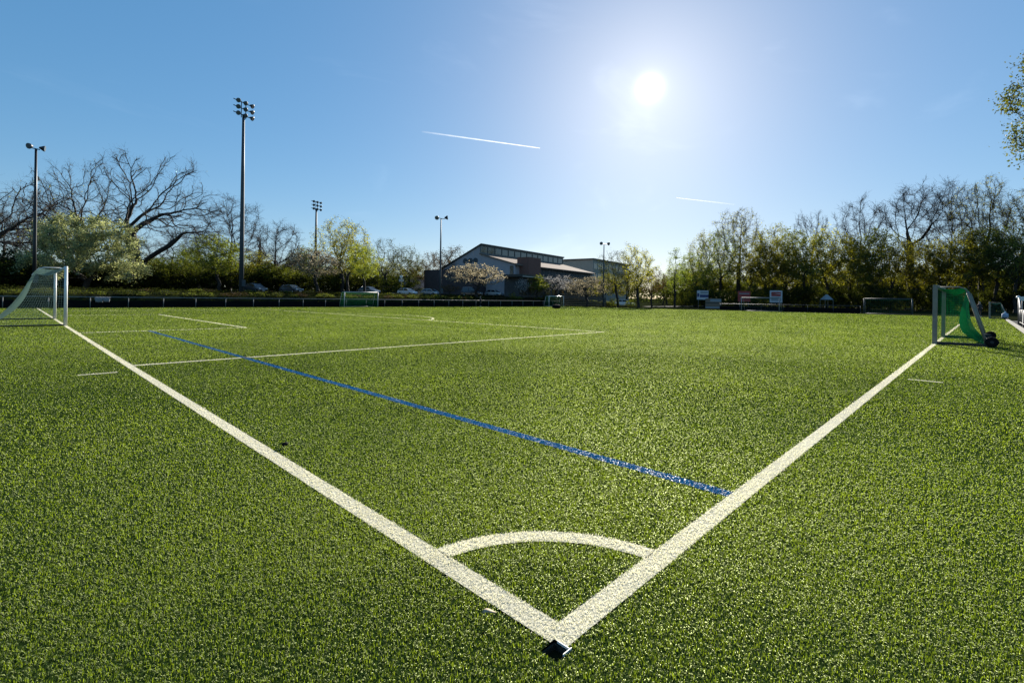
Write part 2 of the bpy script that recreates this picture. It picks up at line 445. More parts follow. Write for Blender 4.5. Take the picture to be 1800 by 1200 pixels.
for i, nme in enumerate(names):
    mb = MB()
    key = LINES[nme][0] if nme in LINES else 'white'
    if nme in LINES:
        for (x0, x1, y0, y1) in LINES[nme][1]:
            if nme == 'goal_line':                          # stops at the socket
                strip(mb, hx1 + .001, LW, 0, hy1); y0 = hy1
            strip(mb, x0, x1, y0, y1)
    else: arc(mb, *ARCS[nme])
    V0 = np.concatenate(mb.v); F0 = np.array(mb.f)
    F0 = np.concatenate([F0[:, [0, 1, 2]], F0[:, [0, 2, 3]]])
    mi = np.zeros(len(F0), int); A = np.full(len(V0), 0.5)
    got = collect(i)
    if got is not None:
        mi = np.concatenate([mi, np.ones(len(got[1]), int)]); F0 = np.concatenate([F0, got[1] + len(V0)])
        V0 = np.concatenate([V0, got[0]]); A = np.concatenate([A, got[2]])
    ms = {'white': (m_sh_w, m_bl_w), 'blue': (m_sh_b, m_bl_b), 'pale': (m_sh_p, m_bl_p)}[key]
    o = fastmesh(nme, V0, F0, list(ms), mi, attr=A)
    tag(o, kind='structure')
del parts_v

# ------------------------------------------------------------------ tree growing
def frusta(P0, P1, R0_, R1_, sides):
    """separate tapered tubes, vectorised -> verts, quads"""
    n = len(P0)
    T = P1 - P0; L = np.linalg.norm(T, axis=1, keepdims=True) + 1e-9; T = T / L
    ref = np.where(np.abs(T[:, 2:3]) < 0.9, np.array([[0, 0, 1.0]]), np.array([[1.0, 0, 0]]))
    U = np.cross(T, ref); U /= np.linalg.norm(U, axis=1, keepdims=True) + 1e-9
    W = np.cross(T, U)
    a = np.arange(sides) * 2 * np.pi / sides
    ring = np.cos(a)[None, :, None] * U[:, None, :] + np.sin(a)[None, :, None] * W[:, None, :]
    P1 = P1 + T * (R1_[:, None] * 0.35)
    V = np.concatenate([P0[:, None, :] + ring * R0_[:, None, None], P1[:, None, :] + ring * R1_[:, None, None]], 1)
    b = (np.arange(n) * 2 * sides)[:, None, None]
    j = np.arange(sides)
    q = np.stack([j, (j + 1) % sides, (j + 1) % sides + sides, j + sides], -1)[None]
    return V.reshape(-1, 3), (b + q).reshape(-1, 4)

def quads(P, size, r, aspect=1.0, nrm_up=0.0):
    n = len(P)
    N = r.normal(0, 1, (n, 3)); N[:, 2] += nrm_up * r.random(n) * 3
    N /= np.linalg.norm(N, axis=1, keepdims=True) + 1e-9
    A = np.cross(N, r.normal(0, 1, (n, 3))); A /= np.linalg.norm(A, axis=1, keepdims=True) + 1e-9
    B = np.cross(N, A)
    s = (np.asarray(size) * np.ones(n))[:, None] / 2
    V = np.stack([P - A * s, P - B * s * aspect * 0.6, P + A * s, P + B * s * aspect * 0.6], 1)   # a pointed leaf shape
    return V.reshape(-1, 3), np.arange(4 * n).reshape(-1, 4)

def grow(r, trunk, attract, step, infl, kill, nmax=2600, trop=(0, 0, 0.0), jit=0.25, inert=0.5):
    pos = [np.array(p, float) for p in trunk]; par = [-1] + list(range(len(trunk) - 1))
    kids = [1] * len(pos)
    A = np.array(attract); nd = np.full(len(A), 1e9); ni = np.zeros(len(A), int)
    new = list(range(len(pos)))
    for it in range(220):
        if not new or len(A) == 0 or len(pos) > nmax: break
        Q = np.array([pos[i] for i in new])
        D = np.linalg.norm(A[:, None] - Q[None], axis=2)
        k = D.argmin(1); dm = D[np.arange(len(A)), k]
        b = dm < nd; nd[b] = dm[b]; ni[b] = np.array(new)[k[b]]
        keep = nd > kill; A, nd, ni = A[keep], nd[keep], ni[keep]
        if len(A) == 0: break
        act = nd < (infl if it > 0 else max(infl, nd.min() * 1.3))
        new = []
        for i in np.unique(ni[act]):
            if kids[i] > 4: continue
            d = (A[act & (ni == i)] - pos[i]); d /= np.linalg.norm(d, axis=1, keepdims=True) + 1e-9
            v = d.mean(0) + np.array(trop) + r.normal(0, jit, 3)
            if par[i] >= 0:
                pd = pos[i] - pos[par[i]]; v = v + inert * pd / (np.linalg.norm(pd) + 1e-9)
            v /= np.linalg.norm(v) + 1e-9
            pos.append(pos[i] + v * step); par.append(i); kids.append(0); kids[i] += 1; new.append(len(pos) - 1)
        if not new:
            infl *= 1.4
            new = [] if infl > 60 else [len(pos) - 1]
    return np.array(pos), np.array(par)

def envelope(r, n, lobes):
    """points in a union of ellipsoids (cx,cy,cz, rx,ry,rz), denser to the outside"""
    out = []
    w = np.array([l[3] * l[4] * l[5] for l in lobes]) ** 0.75; w = w / w.sum()
    for l, k in zip(lobes, (w * n).astype(int) + 1):
        d = r.normal(0, 1, (k, 3)); d /= np.linalg.norm(d, axis=1, keepdims=True)
        out.append(np.array(l[:3]) + d * (r.random(k) ** 0.45)[:, None] * np.array(l[3:]))
    return np.concatenate(out)

def make_tree(name, seed, H, trunk, lobes, trunk_r, step=0.55, n_att=900, kill=None, infl=None, twig=(3, 0.9), twig_r=0.012,
              leaves=None, leaf_mat_=None, bark='bark', split_r=0.09, trop=(0, 0, 0.05), jit=0.25, nmax=2600, expo=2.35, tip_r=0.016, droop=0.0, leaf_name='crown', sub=0, inert=0.5):
    """leaves = (per twig count, size, jitter, nrm_up). returns (trunk mesh object, crown mesh object)"""
    r = np.random.default_rng(seed)
    A = envelope(r, n_att, lobes)
    A = A[A[:, 2] > 0.2]
    pos, par = grow(r, trunk, A, step, infl or step * 6, kill or step * 1.6, nmax, trop, jit, inert)
    n = len(pos); acc = np.zeros(n); kids = np.zeros(n, int)
    for i in range(n - 1, 0, -1):
        if kids[i] == 0: acc[i] = tip_r ** expo
        acc[par[i]] += acc[i]; kids[par[i]] += 1
    rad = np.maximum(acc, tip_r ** expo) ** (1 / expo)
    f = trunk_r / rad[0]
    rad = np.where(rad > tip_r * 2, rad * (1 + (f - 1) * np.clip((rad - tip_r * 2) / (rad[0] - tip_r * 2 + 1e-6), 0, 1)), rad)
    i = np.arange(1, n); p = par[i]
    P0, P1, Ra, Rb = pos[p], pos[i], np.minimum(rad[p], rad[i] * 1.35), rad[i]
    # root flare
    low = p == 0; Ra = np.where(low, Ra * 1.25, Ra)
    big = Rb > split_r
    big[:max(1, len(trunk) - 1)] = True
    Vt, Ft = frusta(P0[big], P1[big], Ra[big], Rb[big], 8)
    Vc, Fc = frusta(P0[~big], P1[~big], Ra[~big], Rb[~big], 4)
    thin = np.where(rad[1:] < tip_r * 2.6)[0] + 1
    k = twig[0]
    tp = np.repeat(thin, k); base = pos[tp] + (pos[par[tp]] - pos[tp]) * r.random(len(tp))[:, None]
    d = pos[tp] - pos[par[tp]]; d /= np.linalg.norm(d, axis=1, keepdims=True) + 1e-9
    d = d + r.normal(0, 0.75, d.shape) + np.array([0, 0, 0.15 - droop]); d /= np.linalg.norm(d, axis=1, keepdims=True)
    L = twig[1] * r.uniform(0.4, 1.1, len(tp))
    mid = base + d * (L * 0.5)[:, None]
    d2 = d + r.normal(0, 0.35, d.shape) + np.array([0, 0, 0.15 - droop * 1.5]); d2 /= np.linalg.norm(d2, axis=1, keepdims=True)
    end = mid + d2 * (L * 0.5)[:, None]
    o1 = np.full(len(tp), twig_r); o2 = o1 * 0.75; o3 = o1 * 0.4
    Va, Fa_ = frusta(base, mid, o1, o2, 3); Vb, Fb = frusta(mid, end, o2, o3, 3)
    Vs, Fs, mi = [Vc, Va, Vb], [Fc, Fa_ + len(Vc), Fb + len(Vc) + len(Va)], [0] * (len(Fc) + len(Fa_) + len(Fb))
    if sub:
        q = np.repeat(np.arange(len(tp)), sub); t = r.random(len(q))[:, None]
        s0 = np.where(t < 0.5, base[q] + (mid[q] - base[q]) * 2 * t, mid[q] + (end[q] - mid[q]) * (2 * t - 1))
        d3 = d[q] + r.normal(0, 0.6, (len(q), 3)) + np.array([0, 0, 0.2]); d3 /= np.linalg.norm(d3, axis=1, keepdims=True)
        s1 = s0 + d3 * (L[q] * r.uniform(0.3, 0.75, len(q)))[:, None]
        Vd, Fd = frusta(s0, s1, np.full(len(q), twig_r * 0.7), np.full(len(q), twig_r * 0.35), 3)
        o_ = sum(map(len, Vs)); Vs.append(Vd); Fs.append(Fd + o_); mi += [0] * len(Fd)
    nb = sum(map(len, Vs)); A_ = np.full(nb, 0.5)
    if leaves:
        cnt, size, jt, nu = leaves
        m = int(cnt * len(tp)); q = r.integers(0, len(tp), m); t = r.random(m)[:, None]
        c = np.where(t < 0.5, base[q] + (mid[q] - base[q]) * 2 * t, mid[q] + (end[q] - mid[q]) * (2 * t - 1)) + r.normal(0, jt, (m, 3))
        Vl, Fl = quads(c, size * r.uniform(0.6, 1.3, m), r, 1.0, nu)
        Vs.append(Vl); Fs.append(Fl + nb); mi += [1] * len(Fl)
        clump = r.random(len(tp)) ** 1.4 * 0.75
        A_ = np.concatenate([A_, np.repeat(np.clip(clump[q] + r.random(m) * 0.3, 0, 1), 4)])
    top = max(V[:, 2].max() for V in Vs)
    sc = H / top
    tr = fastmesh('trunk', Vt * sc, Ft, M[bark]); tr.data.polygons.foreach_set('use_smooth', [True] * len(tr.data.polygons))
    mats = [M[bark]] + ([leaf_mat_] if leaf_mat_ else [])
    cr = fastmesh(leaf_name, np.concatenate(Vs) * sc, np.concatenate(Fs), mats, mi, attr=A_)
    VV = np.concatenate(Vs)[:, :2] * sc
    lo, hi = np.percentile(VV, 2, axis=0), np.percentile(VV, 98, axis=0)
    return dict(trunk=tr, crown=cr, H=H, W=float((hi - lo).mean()), used=False, name=name)

def plant(proto, x, y, z, H, W=None, rz=0.0, label='', group=None, name=None, cat='tree'):
    e = empty(name or proto['name'], (x, y, z), rz, label, cat, group)
    s = H / proto['H']; sw = (W / proto['W']) if W else s
    e.scale = (sw, sw, s)
    for key in ('trunk', 'crown'):
        o = proto[key]
        if o is None: continue
        if proto['used']: o = o.copy(); COL.objects.link(o)
        o.parent = e
    proto['used'] = True
    return e

L_fresh = leaf_mat('leaf_fresh', (0.06, 0.095, 0.012), (0.25, 0.30, 0.04), 0.6, 0.03, 0.5)
L_olive = leaf_mat('leaf_olive', (0.05, 0.06, 0.010), (0.31, 0.31, 0.05), 0.7, 0.02, 0.5, tcol=(1.2, 1.12, 0.42))
L_mid = leaf_mat('leaf_mid', (0.03, 0.05, 0.010), (0.19, 0.225, 0.032), 0.62, 0.02, 0.5, tcol=(1.2, 1.12, 0.5))
L_yellow = leaf_mat('leaf_yellow', (0.12, 0.14, 0.015), (0.36, 0.38, 0.05), 0.5, 0.03, 0.5, tcol=(1.0, 1.03, 0.45))
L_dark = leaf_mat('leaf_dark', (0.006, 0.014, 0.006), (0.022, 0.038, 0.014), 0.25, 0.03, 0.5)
L_hedge = leaf_mat('leaf_hedge', (0.015, 0.026, 0.007), (0.10, 0.11, 0.022), 0.5, 0.0, 0.6)
L_sparse = leaf_mat('leaf_sparse', (0.02, 0.03, 0.008), (0.11, 0.12, 0.03), 0.5, 0.0, 0.6)
L_bloss = leaf_mat('blossom', (0.22, 0.19, 0.12), (0.55, 0.50, 0.38), 0.5, 0.02, 0.6, tcol=(1.05, 1, 0.85))
L_white = leaf_mat('white_blossom', (0.35, 0.34, 0.33), (0.72, 0.70, 0.66), 0.45, 0.02, 0.6, tcol=(1, 1, 1))
L_brown = leaf_mat('leaf_bronze', (0.03, 0.022, 0.01), (0.15, 0.11, 0.035), 0.5, 0.02, 0.5, tcol=(1.2, 1.0, 0.6))
L_maple = leaf_mat('leaf_maple', (0.03, 0.05, 0.01), (0.19, 0.19, 0.03), 0.5, 0.03, 0.5)
L_silver = leaf_mat('leaf_silver', (0.09, 0.12, 0.035), (0.70, 0.73, 0.40), 0.6, 0.04, 0.5, tcol=(1.1, 1.1, 0.75))

# --- prototypes: each is grown once ---
rr = random.Random(3)
def lean_trunk(h, n, dx=0.0, dy=0.0, wob=0.12, seed=0):
    q = random.Random(seed); x = y = 0; out = []
    for i in range(n + 1):
        t = i / n
        out.append((dx * t * t + x, dy * t * t + y, h * t)); x += q.gauss(0, wob); y += q.gauss(0, wob)
    return out
TR = {}
def oak(name, seed, lobes, trunk, **k):
    TR[name] = make_tree('bare_oak_tree', seed, k.pop('H', 20), trunk, lobes, k.pop('tr', 0.72), step=0.62, n_att=k.pop('na', 750), twig=(3, 1.3), twig_r=0.011, sub=3, inert=0.7,
                         leaves=k.pop('lv', (0.25, 0.15, 0.1, 0)), leaf_mat_=L_olive, jit=0.34, trop=(0, 0, 0.24), split_r=0.12, expo=2.3, tip_r=0.034, **k)
oak('oak_a', 11, [(-4.5, 0, 14, 4.2, 4, 5), (2.5, 1, 16, 3.0, 3, 4.5), (-1, -1, 12, 5.5, 5, 4), (6.5, 1, 11, 3, 3.5, 3), (-8, 0, 10.5, 2.6, 3, 3)], lean_trunk(6.5, 10, 0.8, 0, 0.1, 1))
oak('oak_b', 12, [(-2.5, 0, 16, 4, 4, 4), (3.5, 1, 15, 4, 4, 5), (6, -1, 10, 5, 4.5, 3.2), (0, 1, 12, 5, 5, 4), (-5, 0, 10, 3.5, 3.5, 3), (9.5, 0, 12, 2.4, 3, 2)], lean_trunk(6.0, 10, -0.4, 0, 0.12, 2))
oak('oak_c', 13, [(4, 0, 9, 5, 5, 4), (-2, 0, 12, 5, 5, 5), (6, 1, 13, 4, 4, 4), (8, -1, 6.5, 4, 4, 2.5)], lean_trunk(4.5, 8, 0.3, 0, 0.12, 3), H=17)
oak('oak_lean', 14, [(15.5, 0, 8.8, 2.8, 2.4, 1.5), (12.6, 0, 9.0, 2.0, 2, 1.3), (17.6, 0, 9.3, 2.2, 2, 1.3)], [(0.89 * t, 0.06 * math.sin(t), 0.555 * t + .12 * math.sin(t * .7)) for t in np.linspace(0, 12.5, 18)], H=10.6, tr=0.36, na=420)
def thin(name, seed, lobes, trunk_h, H, **k):
    TR[name] = make_tree('bare_tree', seed, H, lean_trunk(trunk_h, 8, 0.2, 0, 0.07, seed), lobes, k.pop('tr', 0.30), step=0.55, n_att=k.pop('na', 750), twig=(4, 1.2), twig_r=0.013, sub=3, inert=0.9,
                         leaves=k.pop('lv', None), leaf_mat_=k.pop('lm', None), jit=0.14, trop=(0, 0, 0.22), split_r=0.10, expo=2.2, tip_r=0.017, **k)
thin('bare_a', 21, [(0, 0, 13, 5, 5, 6), (0, 0, 9, 5.5, 5.5, 3)], 5, 19)
thin('bare_b', 22, [(0, 0, 9, 3.4, 3.4, 4.5), (0.5, 0, 6, 3.8, 3.8, 2)], 3.5, 13.5)
thin('bare_c', 23, [(0, 0, 17, 4.5, 4.5, 5.5), (1, 1, 12, 4, 4, 4)], 9, 22, tr=0.38, lv=(1.6, 0.2, 0.18, 0), lm=L_olive)
thin('bare_d', 24, [(-2.5, 0, 18, 3, 3, 3.2), (2.5, 0, 17, 3.2, 3, 4), (-4.5, 0, 13.5, 2.4, 2.4, 2.0), (1, 0, 13, 2, 2, 3)], 10, 21, tr=0.4)
def leafy(name, seed, kind, lobes, trunk_h, H, lm, leaves, tr=0.24, na=650, bark='bark', twig=(3, 0.9), **k):
    leaves = (leaves[0] * 1.5, leaves[1] * 0.86, leaves[2], leaves[3])
    TR[name] = make_tree(kind, seed, H, lean_trunk(trunk_h, 7, 0.15, 0, 0.06, seed), lobes, tr, step=k.pop('step', 0.5), n_att=na, twig=twig, leaves=leaves, leaf_mat_=lm, bark=bark, split_r=k.pop('split_r', 0.08), expo=2.3, tip_r=0.014, **k)
C1 = [(0, 0, 8, 3.6, 3.6, 4.2), (1.8, 0.6, 6, 2.6, 2.6, 2.2), (-1.9, -0.5, 6.5, 2.4, 2.6, 2.4), (0.3, -1.5, 10.4, 2.2, 2.2, 2.4)]
C2 = [(0, 0, 7, 4.2, 4.2, 3.0), (2.4, 1, 9, 2.4, 2.4, 2.2), (-2.6, 0.4, 8.4, 2.6, 2.4, 2.2), (0, -2, 5.5, 3, 2.6, 2), (0.4, 0.6, 10.5, 2.4, 2.4, 2)]
leafy('fresh_a', 31, 'spring_tree', C1, 3.2, 12.5, L_fresh, (5, 0.26, 0.22, 0.3))
leafy('fresh_b', 32, 'spring_tree', C2, 3.0, 12.5, L_fresh, (3.0, 0.24, 0.25, 0.3))
leafy('olive_a', 33, 'spring_tree', C1, 3.0, 13, L_olive, (4.5, 0.26, 0.25, 0.3))
leafy('olive_b', 34, 'spring_tree', C2, 2.2, 12.5, L_olive, (6.5, 0.27, 0.28, 0.3))
leafy('mid_a', 35, 'leafy_tree', C2, 2.0, 12.5, L_mid, (8, 0.28, 0.28, 0.3))
leafy('mid_b', 36, 'leafy_tree', C1, 2.0, 13, L_mid, (7, 0.28, 0.28, 0.3))
leafy('bronze_a', 37, 'spring_tree', C2, 2.6, 12, L_brown, (3.5, 0.24, 0.26, 0.3))
leafy('sparse_a', 38, 'spring_tree', [(0, 0, 9, 3.6, 3.6, 5), (1.5, 0, 6, 3, 3, 2.5)], 4, 14.5, L_olive, (3.0, 0.22, 0.22, 0.3), twig=(4, 1.0))
leafy('sparse_b', 48, 'spring_tree', C2, 3.2, 12.5, L_sparse, (1.6, 0.22, 0.2, 0.3), twig=(4, 1.0))
leafy('poplar', 39, 'slender_tree', [(0, 0, 7, 1.7, 1.7, 4.5), (0, 0, 11, 1.2, 1.2, 2.5)], 2.4, 14, L_fresh, (4, 0.24, 0.2, 0.3), tr=0.18, na=480)
S1 = [(0, 0, 3.4, 2.4, 2.4, 1.6), (1.3, 0, 3.0, 1.5, 1.6, 1.2), (-1.3, 0.4, 3.3, 1.5, 1.6, 1.3)]
leafy('blossom_a', 41, 'blossom_tree', S1, 1.5, 5.4, L_bloss, (4.0, 0.17, 0.09, 0.3), tr=0.13, na=420, step=0.3, twig=(3, 0.7), split_r=0.05)
leafy('blossom_b', 42, 'blossom_tree', S1, 1.7, 5.4, L_white, (2.4, 0.16, 0.07, 0.3), tr=0.12, na=330, step=0.3, twig=(3, 0.75), split_r=0.05)
leafy('yellow_a', 43, 'young_tree', [(0, 0, 3.0, 1.1, 1.1, 1.7), (0, 0, 2.4, 1.3, 1.3, 0.9)], 1.3, 5, L_yellow, (6, 0.17, 0.1, 0.3), tr=0.09, na=260, step=0.28, twig=(3, 0.6), split_r=0.04)
leafy('yellow_b', 44, 'spring_tree', C1, 3.0, 12.5, L_yellow, (6, 0.26, 0.22, 0.3))
leafy('willow_bush', 45, 'willow_tree', [(0, 0, 5.0, 3.6, 3.6, 2.4), (2.6, 0, 3.8, 2.6, 2.8, 2.0), (-2.6, 0.5, 5.2, 2.4, 2.6, 2.0), (3.6, -0.3, 2.4, 1.9, 2.2, 1.5), (-2.6, -.5, 3.0, 2.4, 2.6, 1.8), (0.5, -2.2, 2.6, 2.6, 2, 1.8), (1.8, 0, 5.6, 2.2, 2.2, 1.6)], 1.2, 7.6, L_silver, (15, 0.17, 0.15, 0.2), tr=0.24, na=950, step=0.42, twig=(4, 0.9), droop=0.12)
def bushy(name, seed, lobes, H, lm, leaves, kind='shrub', na=320, step=0.3, tr=0.07, twig=(3, 0.55)):
    TR[name] = make_tree(kind, seed, H, [(0, 0, 0), (0, 0, 0.15), (0.02, 0, 0.3)], lobes, tr, step=step, n_att=na, twig=twig, leaves=leaves, leaf_mat_=lm, split_r=0.035, expo=2.3, tip_r=0.012, leaf_name='foliage')
bushy('shrub_dark', 51, [(0, 0, 0.9, 1.3, 1.3, 0.9), (0.9, 0, 0.8, 0.8, 0.9, 0.7), (-0.8, 0.2, 0.7, 0.9, 0.9, 0.7)], 1.9, L_mid, (9, 0.13, 0.1, 0.3))
bushy('shrub_brown', 52, [(0, 0, 0.9, 1.3, 1.3, 0.9), (0.7, 0, 1.1, 0.8, 0.9, 0.7)], 1.9, L_brown, (6, 0.12, 0.1, 0.3))
bushy('shrub_ball', 53, [(0, 0, 0.7, 0.75, 0.75, 0.65)], 1.5, L_yellow, (9, 0.10, 0.05, 0.3), na=240, step=0.2, twig=(3, 0.3))
bushy('hedge_olive', 54, [(0, 0, 1.6, 2.6, 1.8, 1.6), (2.2, 0, 1.7, 2, 1.6, 1.5), (-2.3, 0, 1.5, 2, 1.7, 1.4)], 3.4, L_hedge, (10, 0.19, 0.16, 0.3), kind='tall_shrub', na=520, step=0.4, tr=0.1, twig=(3, 0.7))
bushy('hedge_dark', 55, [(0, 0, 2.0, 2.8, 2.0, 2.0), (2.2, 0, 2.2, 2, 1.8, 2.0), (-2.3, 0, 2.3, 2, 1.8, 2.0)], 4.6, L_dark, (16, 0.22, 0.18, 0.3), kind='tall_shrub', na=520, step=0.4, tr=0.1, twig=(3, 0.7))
bushy('under_a', 56, [(0, 0, 1.8, 2.6, 2.4, 1.8), (1.8, 0.5, 3.0, 1.6, 1.6, 1.8)], 5.0, L_hedge, (8, 0.22, 0.2, 0.3), kind='tall_shrub', na=480, step=0.42, tr=0.1, twig=(3, 0.8))
# conifer: straight stem, drooping whorls of needled sprays
def conifer(name, H=10.0, R=2.0, seed=5):
    r = np.random.default_rng(seed); P0, P1 = [], []; C = []
    for z in np.arange(0.8, H - 0.3, 0.28):
        rad = R * (1 - z / H) ** 0.85
        for k in range(8):
            a = r.uniform(0, 2 * np.pi); L = rad * r.uniform(0.75, 1.1) + 0.12
            e = np.array([math.cos(a) * L, math.sin(a) * L, z - 0.18 * L + r.normal(0, 0.06)])
            P0.append((0, 0, z)); P1.append(e)
            for t in np.linspace(0.15, 1, 9): C.append(np.array([0, 0, z]) * (1 - t) + e * t + r.normal(0, 0.09, 3))
    P0, P1, C = np.array(P0), np.array(P1), np.array(C)
    Vb, Fb = frusta(P0, P1, np.full(len(P0), 0.02), np.full(len(P0), 0.006), 3)
    C = np.repeat(C, 2, 0) + r.normal(0, 0.06, (2 * len(C), 3))
    Vl, Fl = quads(C, 0.3, r, 0.7)
    zs = np.linspace(0, H, 8); P = np.stack([np.zeros(8), np.zeros(8), zs], 1)
    Vt, Ft = frusta(P[:-1], P[1:], 0.16 * (1 - zs[:-1] / H) + 0.02, 0.16 * (1 - zs[1:] / H) + 0.02, 8)
    tr = fastmesh('trunk', Vt, Ft, M['bark'])
    cr = fastmesh('crown', np.concatenate([Vb, Vl]), np.concatenate([Fb, Fl + len(Vb)]), [M['bark'], L_dark], [0] * len(Fb) + [1] * len(Fl), attr=np.concatenate([np.full(len(Vb), .5), np.repeat(r.random(len(C)), 4)]))
    TR[name] = dict(trunk=tr, crown=cr, H=H, W=2 * R, used=False, name='conifer')
conifer('conifer', 11.0, 2.2)

def tree_at(key, px, top, depth, wpx=None, label='', group=None, rz=None, base=None, cat='tree', name=None):
    x, y = at(px, depth); z = tz(x, y) - 0.05 if base is None else base
    H = zt(px, top, depth) - z
    cosf = 1.0
    W = wpx * depth / F * cosf if wpx else None
    return plant(TR[key], x, y, z, H, W, rr.uniform(0, 6.28) if rz is None else rz, label, group, name, cat)
VIEW = YAW - math.pi / 2          # rotation that lines a tree's local x up with the photo's left-right

G_OAK = 'bare oaks behind the big goal'
tree_at('oak_a', 138, 252, 82, 120, 'bare gnarled oak rising directly behind the pale willow, nearer the left pole', G_OAK, VIEW)
tree_at('oak_b', 245, 250, 80, 158, 'widest bare gnarled oak, right of the pale willow', G_OAK, VIEW)
tree_at('oak_c', -40, 292, 84, 190, 'bare oak cut off by the left picture edge, reaching in branches', G_OAK, VIEW)
tree_at('oak_lean', 166, 388, 76, None, 'leaning bare tree with one slanting dark trunk right of the willow', None, VIEW)
tree_at('bare_a', 60, 330, 100, 120, 'slim bare tree behind the left floodlight pole', 'slim bare trees on the left')
tree_at('bare_b', 18, 372, 92, 110, 'small bare tree above the dark hedge at the left edge', 'slim bare trees on the left')
tree_at('bare_a', 300, 400, 112, 110, 'low bare tree seen under the right arm of the widest oak', 'slim bare trees on the left')
tree_at('bare_a', 402, 335, 100, 118, 'finely twigged bare tree just left of the tallest floodlight mast', 'slim bare trees on the left')
tree_at('bare_b', 490, 383, 92, 84, 'small bare tree with a straight stem right of the tallest mast', 'slim bare trees on the left')
tree_at('willow_bush', 148, 372, 68, 140, 'pale silvery green willow behind the big goal', rz=VIEW)
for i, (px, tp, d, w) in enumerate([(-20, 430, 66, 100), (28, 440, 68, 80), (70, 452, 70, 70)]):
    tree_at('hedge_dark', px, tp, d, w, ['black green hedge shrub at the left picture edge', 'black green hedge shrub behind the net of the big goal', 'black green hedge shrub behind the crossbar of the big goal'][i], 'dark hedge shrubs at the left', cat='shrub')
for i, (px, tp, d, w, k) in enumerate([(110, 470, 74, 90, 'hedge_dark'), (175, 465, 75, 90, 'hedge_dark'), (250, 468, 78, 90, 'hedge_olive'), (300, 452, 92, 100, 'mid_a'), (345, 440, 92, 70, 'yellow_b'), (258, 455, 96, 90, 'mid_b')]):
    tree_at(k, px, tp, d, w, ['dark shrub below the left half of the willow', 'dark shrub below the right half of the willow', 'olive shrub under the slanting trunk', 'dull green tree behind the slanting trunk', 'golden green tree left of the leafy tree by the tallest mast', 'dark green tree between willow and slanting trunk'][i], 'shrubs and trees along the left bank', cat='shrub' if 'hedge' in k else 'tree')
tree_at('mid_b', 385, 408, 78, 76, 'leafy green tree left of the tallest floodlight mast')
tree_at('fresh_b', 332, 425, 100, 60, 'light green tree with a bluish top behind the golden tree')
tree_at('olive_b', 447, 438, 96, 84, 'brownish olive tree right behind the tallest mast')
tree_at('conifer', 456, 423, 150, 16, 'small dark conifer tip above the olive tree', cat='conifer')
tree_at('mid_a', 478, 462, 88, 56, 'dark green tree over the two parked dark cars')
tree_at('mid_a', 528, 432, 104, 60, 'dark green tree left of the white blossom tree')
tree_at('blossom_a', 556, 432, 78, 78, 'white blossom tree left of the distant small goal', 'blossom trees along the bank')
tree_at('sparse_a', 600, 378, 96, 84, 'tall tree with thin pale leaves above the small goal')
tree_at('olive_a', 613, 405, 88, 58, 'dense dark olive tree in front of the tall pale one')
tree_at('yellow_b', 640, 425, 82, 54, 'bright yellow green tree beside the first silver car')
tree_at('sparse_b', 680, 415, 118, 70, 'sparse dark tree between yellow green tree and slim lamp mast, taller one', 'sparse trees by the hall')
tree_at('sparse_b', 716, 428, 112, 60, 'sparse dark tree just right of the road sign', 'sparse trees by the hall')
tree_at('bronze_a', 752, 440, 124, 60, 'bronze leaved tree left of the slim lamp mast')
tree_at('bronze_a', 797, 430, 118, 72, 'bronze bare topped tree against the hall gable')
tree_at('olive_a', 690, 455, 130, 60, 'olive tree behind the sparse dark trees')
for i, (px, tp, d, w, k) in enumerate([(560, 462, 118, 70, 'mid_b'), (505, 455, 122, 60, 'olive_b'), (415, 455, 120, 70, 'olive_a'), (650, 460, 126, 60, 'mid_a'), (370, 455, 118, 60, 'olive_b'), (735, 465, 140, 60, 'olive_b'), (600, 470, 112, 60, 'mid_a'), (210, 470, 104, 90, 'mid_a'), (140, 470, 104, 90, 'mid_b'), (60, 462, 98, 90, 'mid_a'), (-10, 455, 96, 90, 'mid_b')]):
    tree_at(k, px, tp, d, w, 'green tree in the back row of the left bank, half hidden by those in front', 'back row of the left bank')
tree_at('blossom_a', 838, 460, 92, 84, 'broad cream blossom tree before the hall gable', 'blossom trees along the bank')
tree_at('bronze_a', 790, 500, 92, 30, 'small bronze tree right of the slim lamp mast', name='young_tree')
tree_at('blossom_b', 918, 488, 96, 24, 'thin reddish young tree between gable and yellow tree', name='young_tree')
tree_at('yellow_a', 945, 482, 99, 34, 'bright yellow young tree before the hall')
tree_at('blossom_b', 978, 482, 103, 60, 'white blossom tree right of the yellow young tree', 'blossom trees along the bank')
tree_at('blossom_a', 1032, 482, 96, 62, 'tan blossom tree below the end of the hall roof', 'blossom trees along the bank')
tree_at('sparse_b', 1086, 436, 98, 60, 'thin leafed tree with leaning stems beside the farthest slim lamp mast')
tree_at('olive_a', 1123, 424, 98, 56, 'tall tree with thick dark trunk right of the hall')
tree_at('olive_b', 1062, 478, 112, 50, 'low olive tree behind the farthest slim lamp mast')
tree_at('olive_b', 1100, 480, 116, 50, 'low olive tree behind the white car')
tree_at('bronze_a', 1146, 470, 110, 44, 'low bronze green tree right of the thick dark trunk')
tree_at('mid_a', 1166, 488, 120, 36, 'small dark tree at the gap by the path')
tree_at('poplar', 1186, 437, 112, 28, 'slender light green tree at the left end of the wood')
tree_at('fresh_b', 1172, 478, 150, 44, 'pale distant tree in the gap left of the wood')

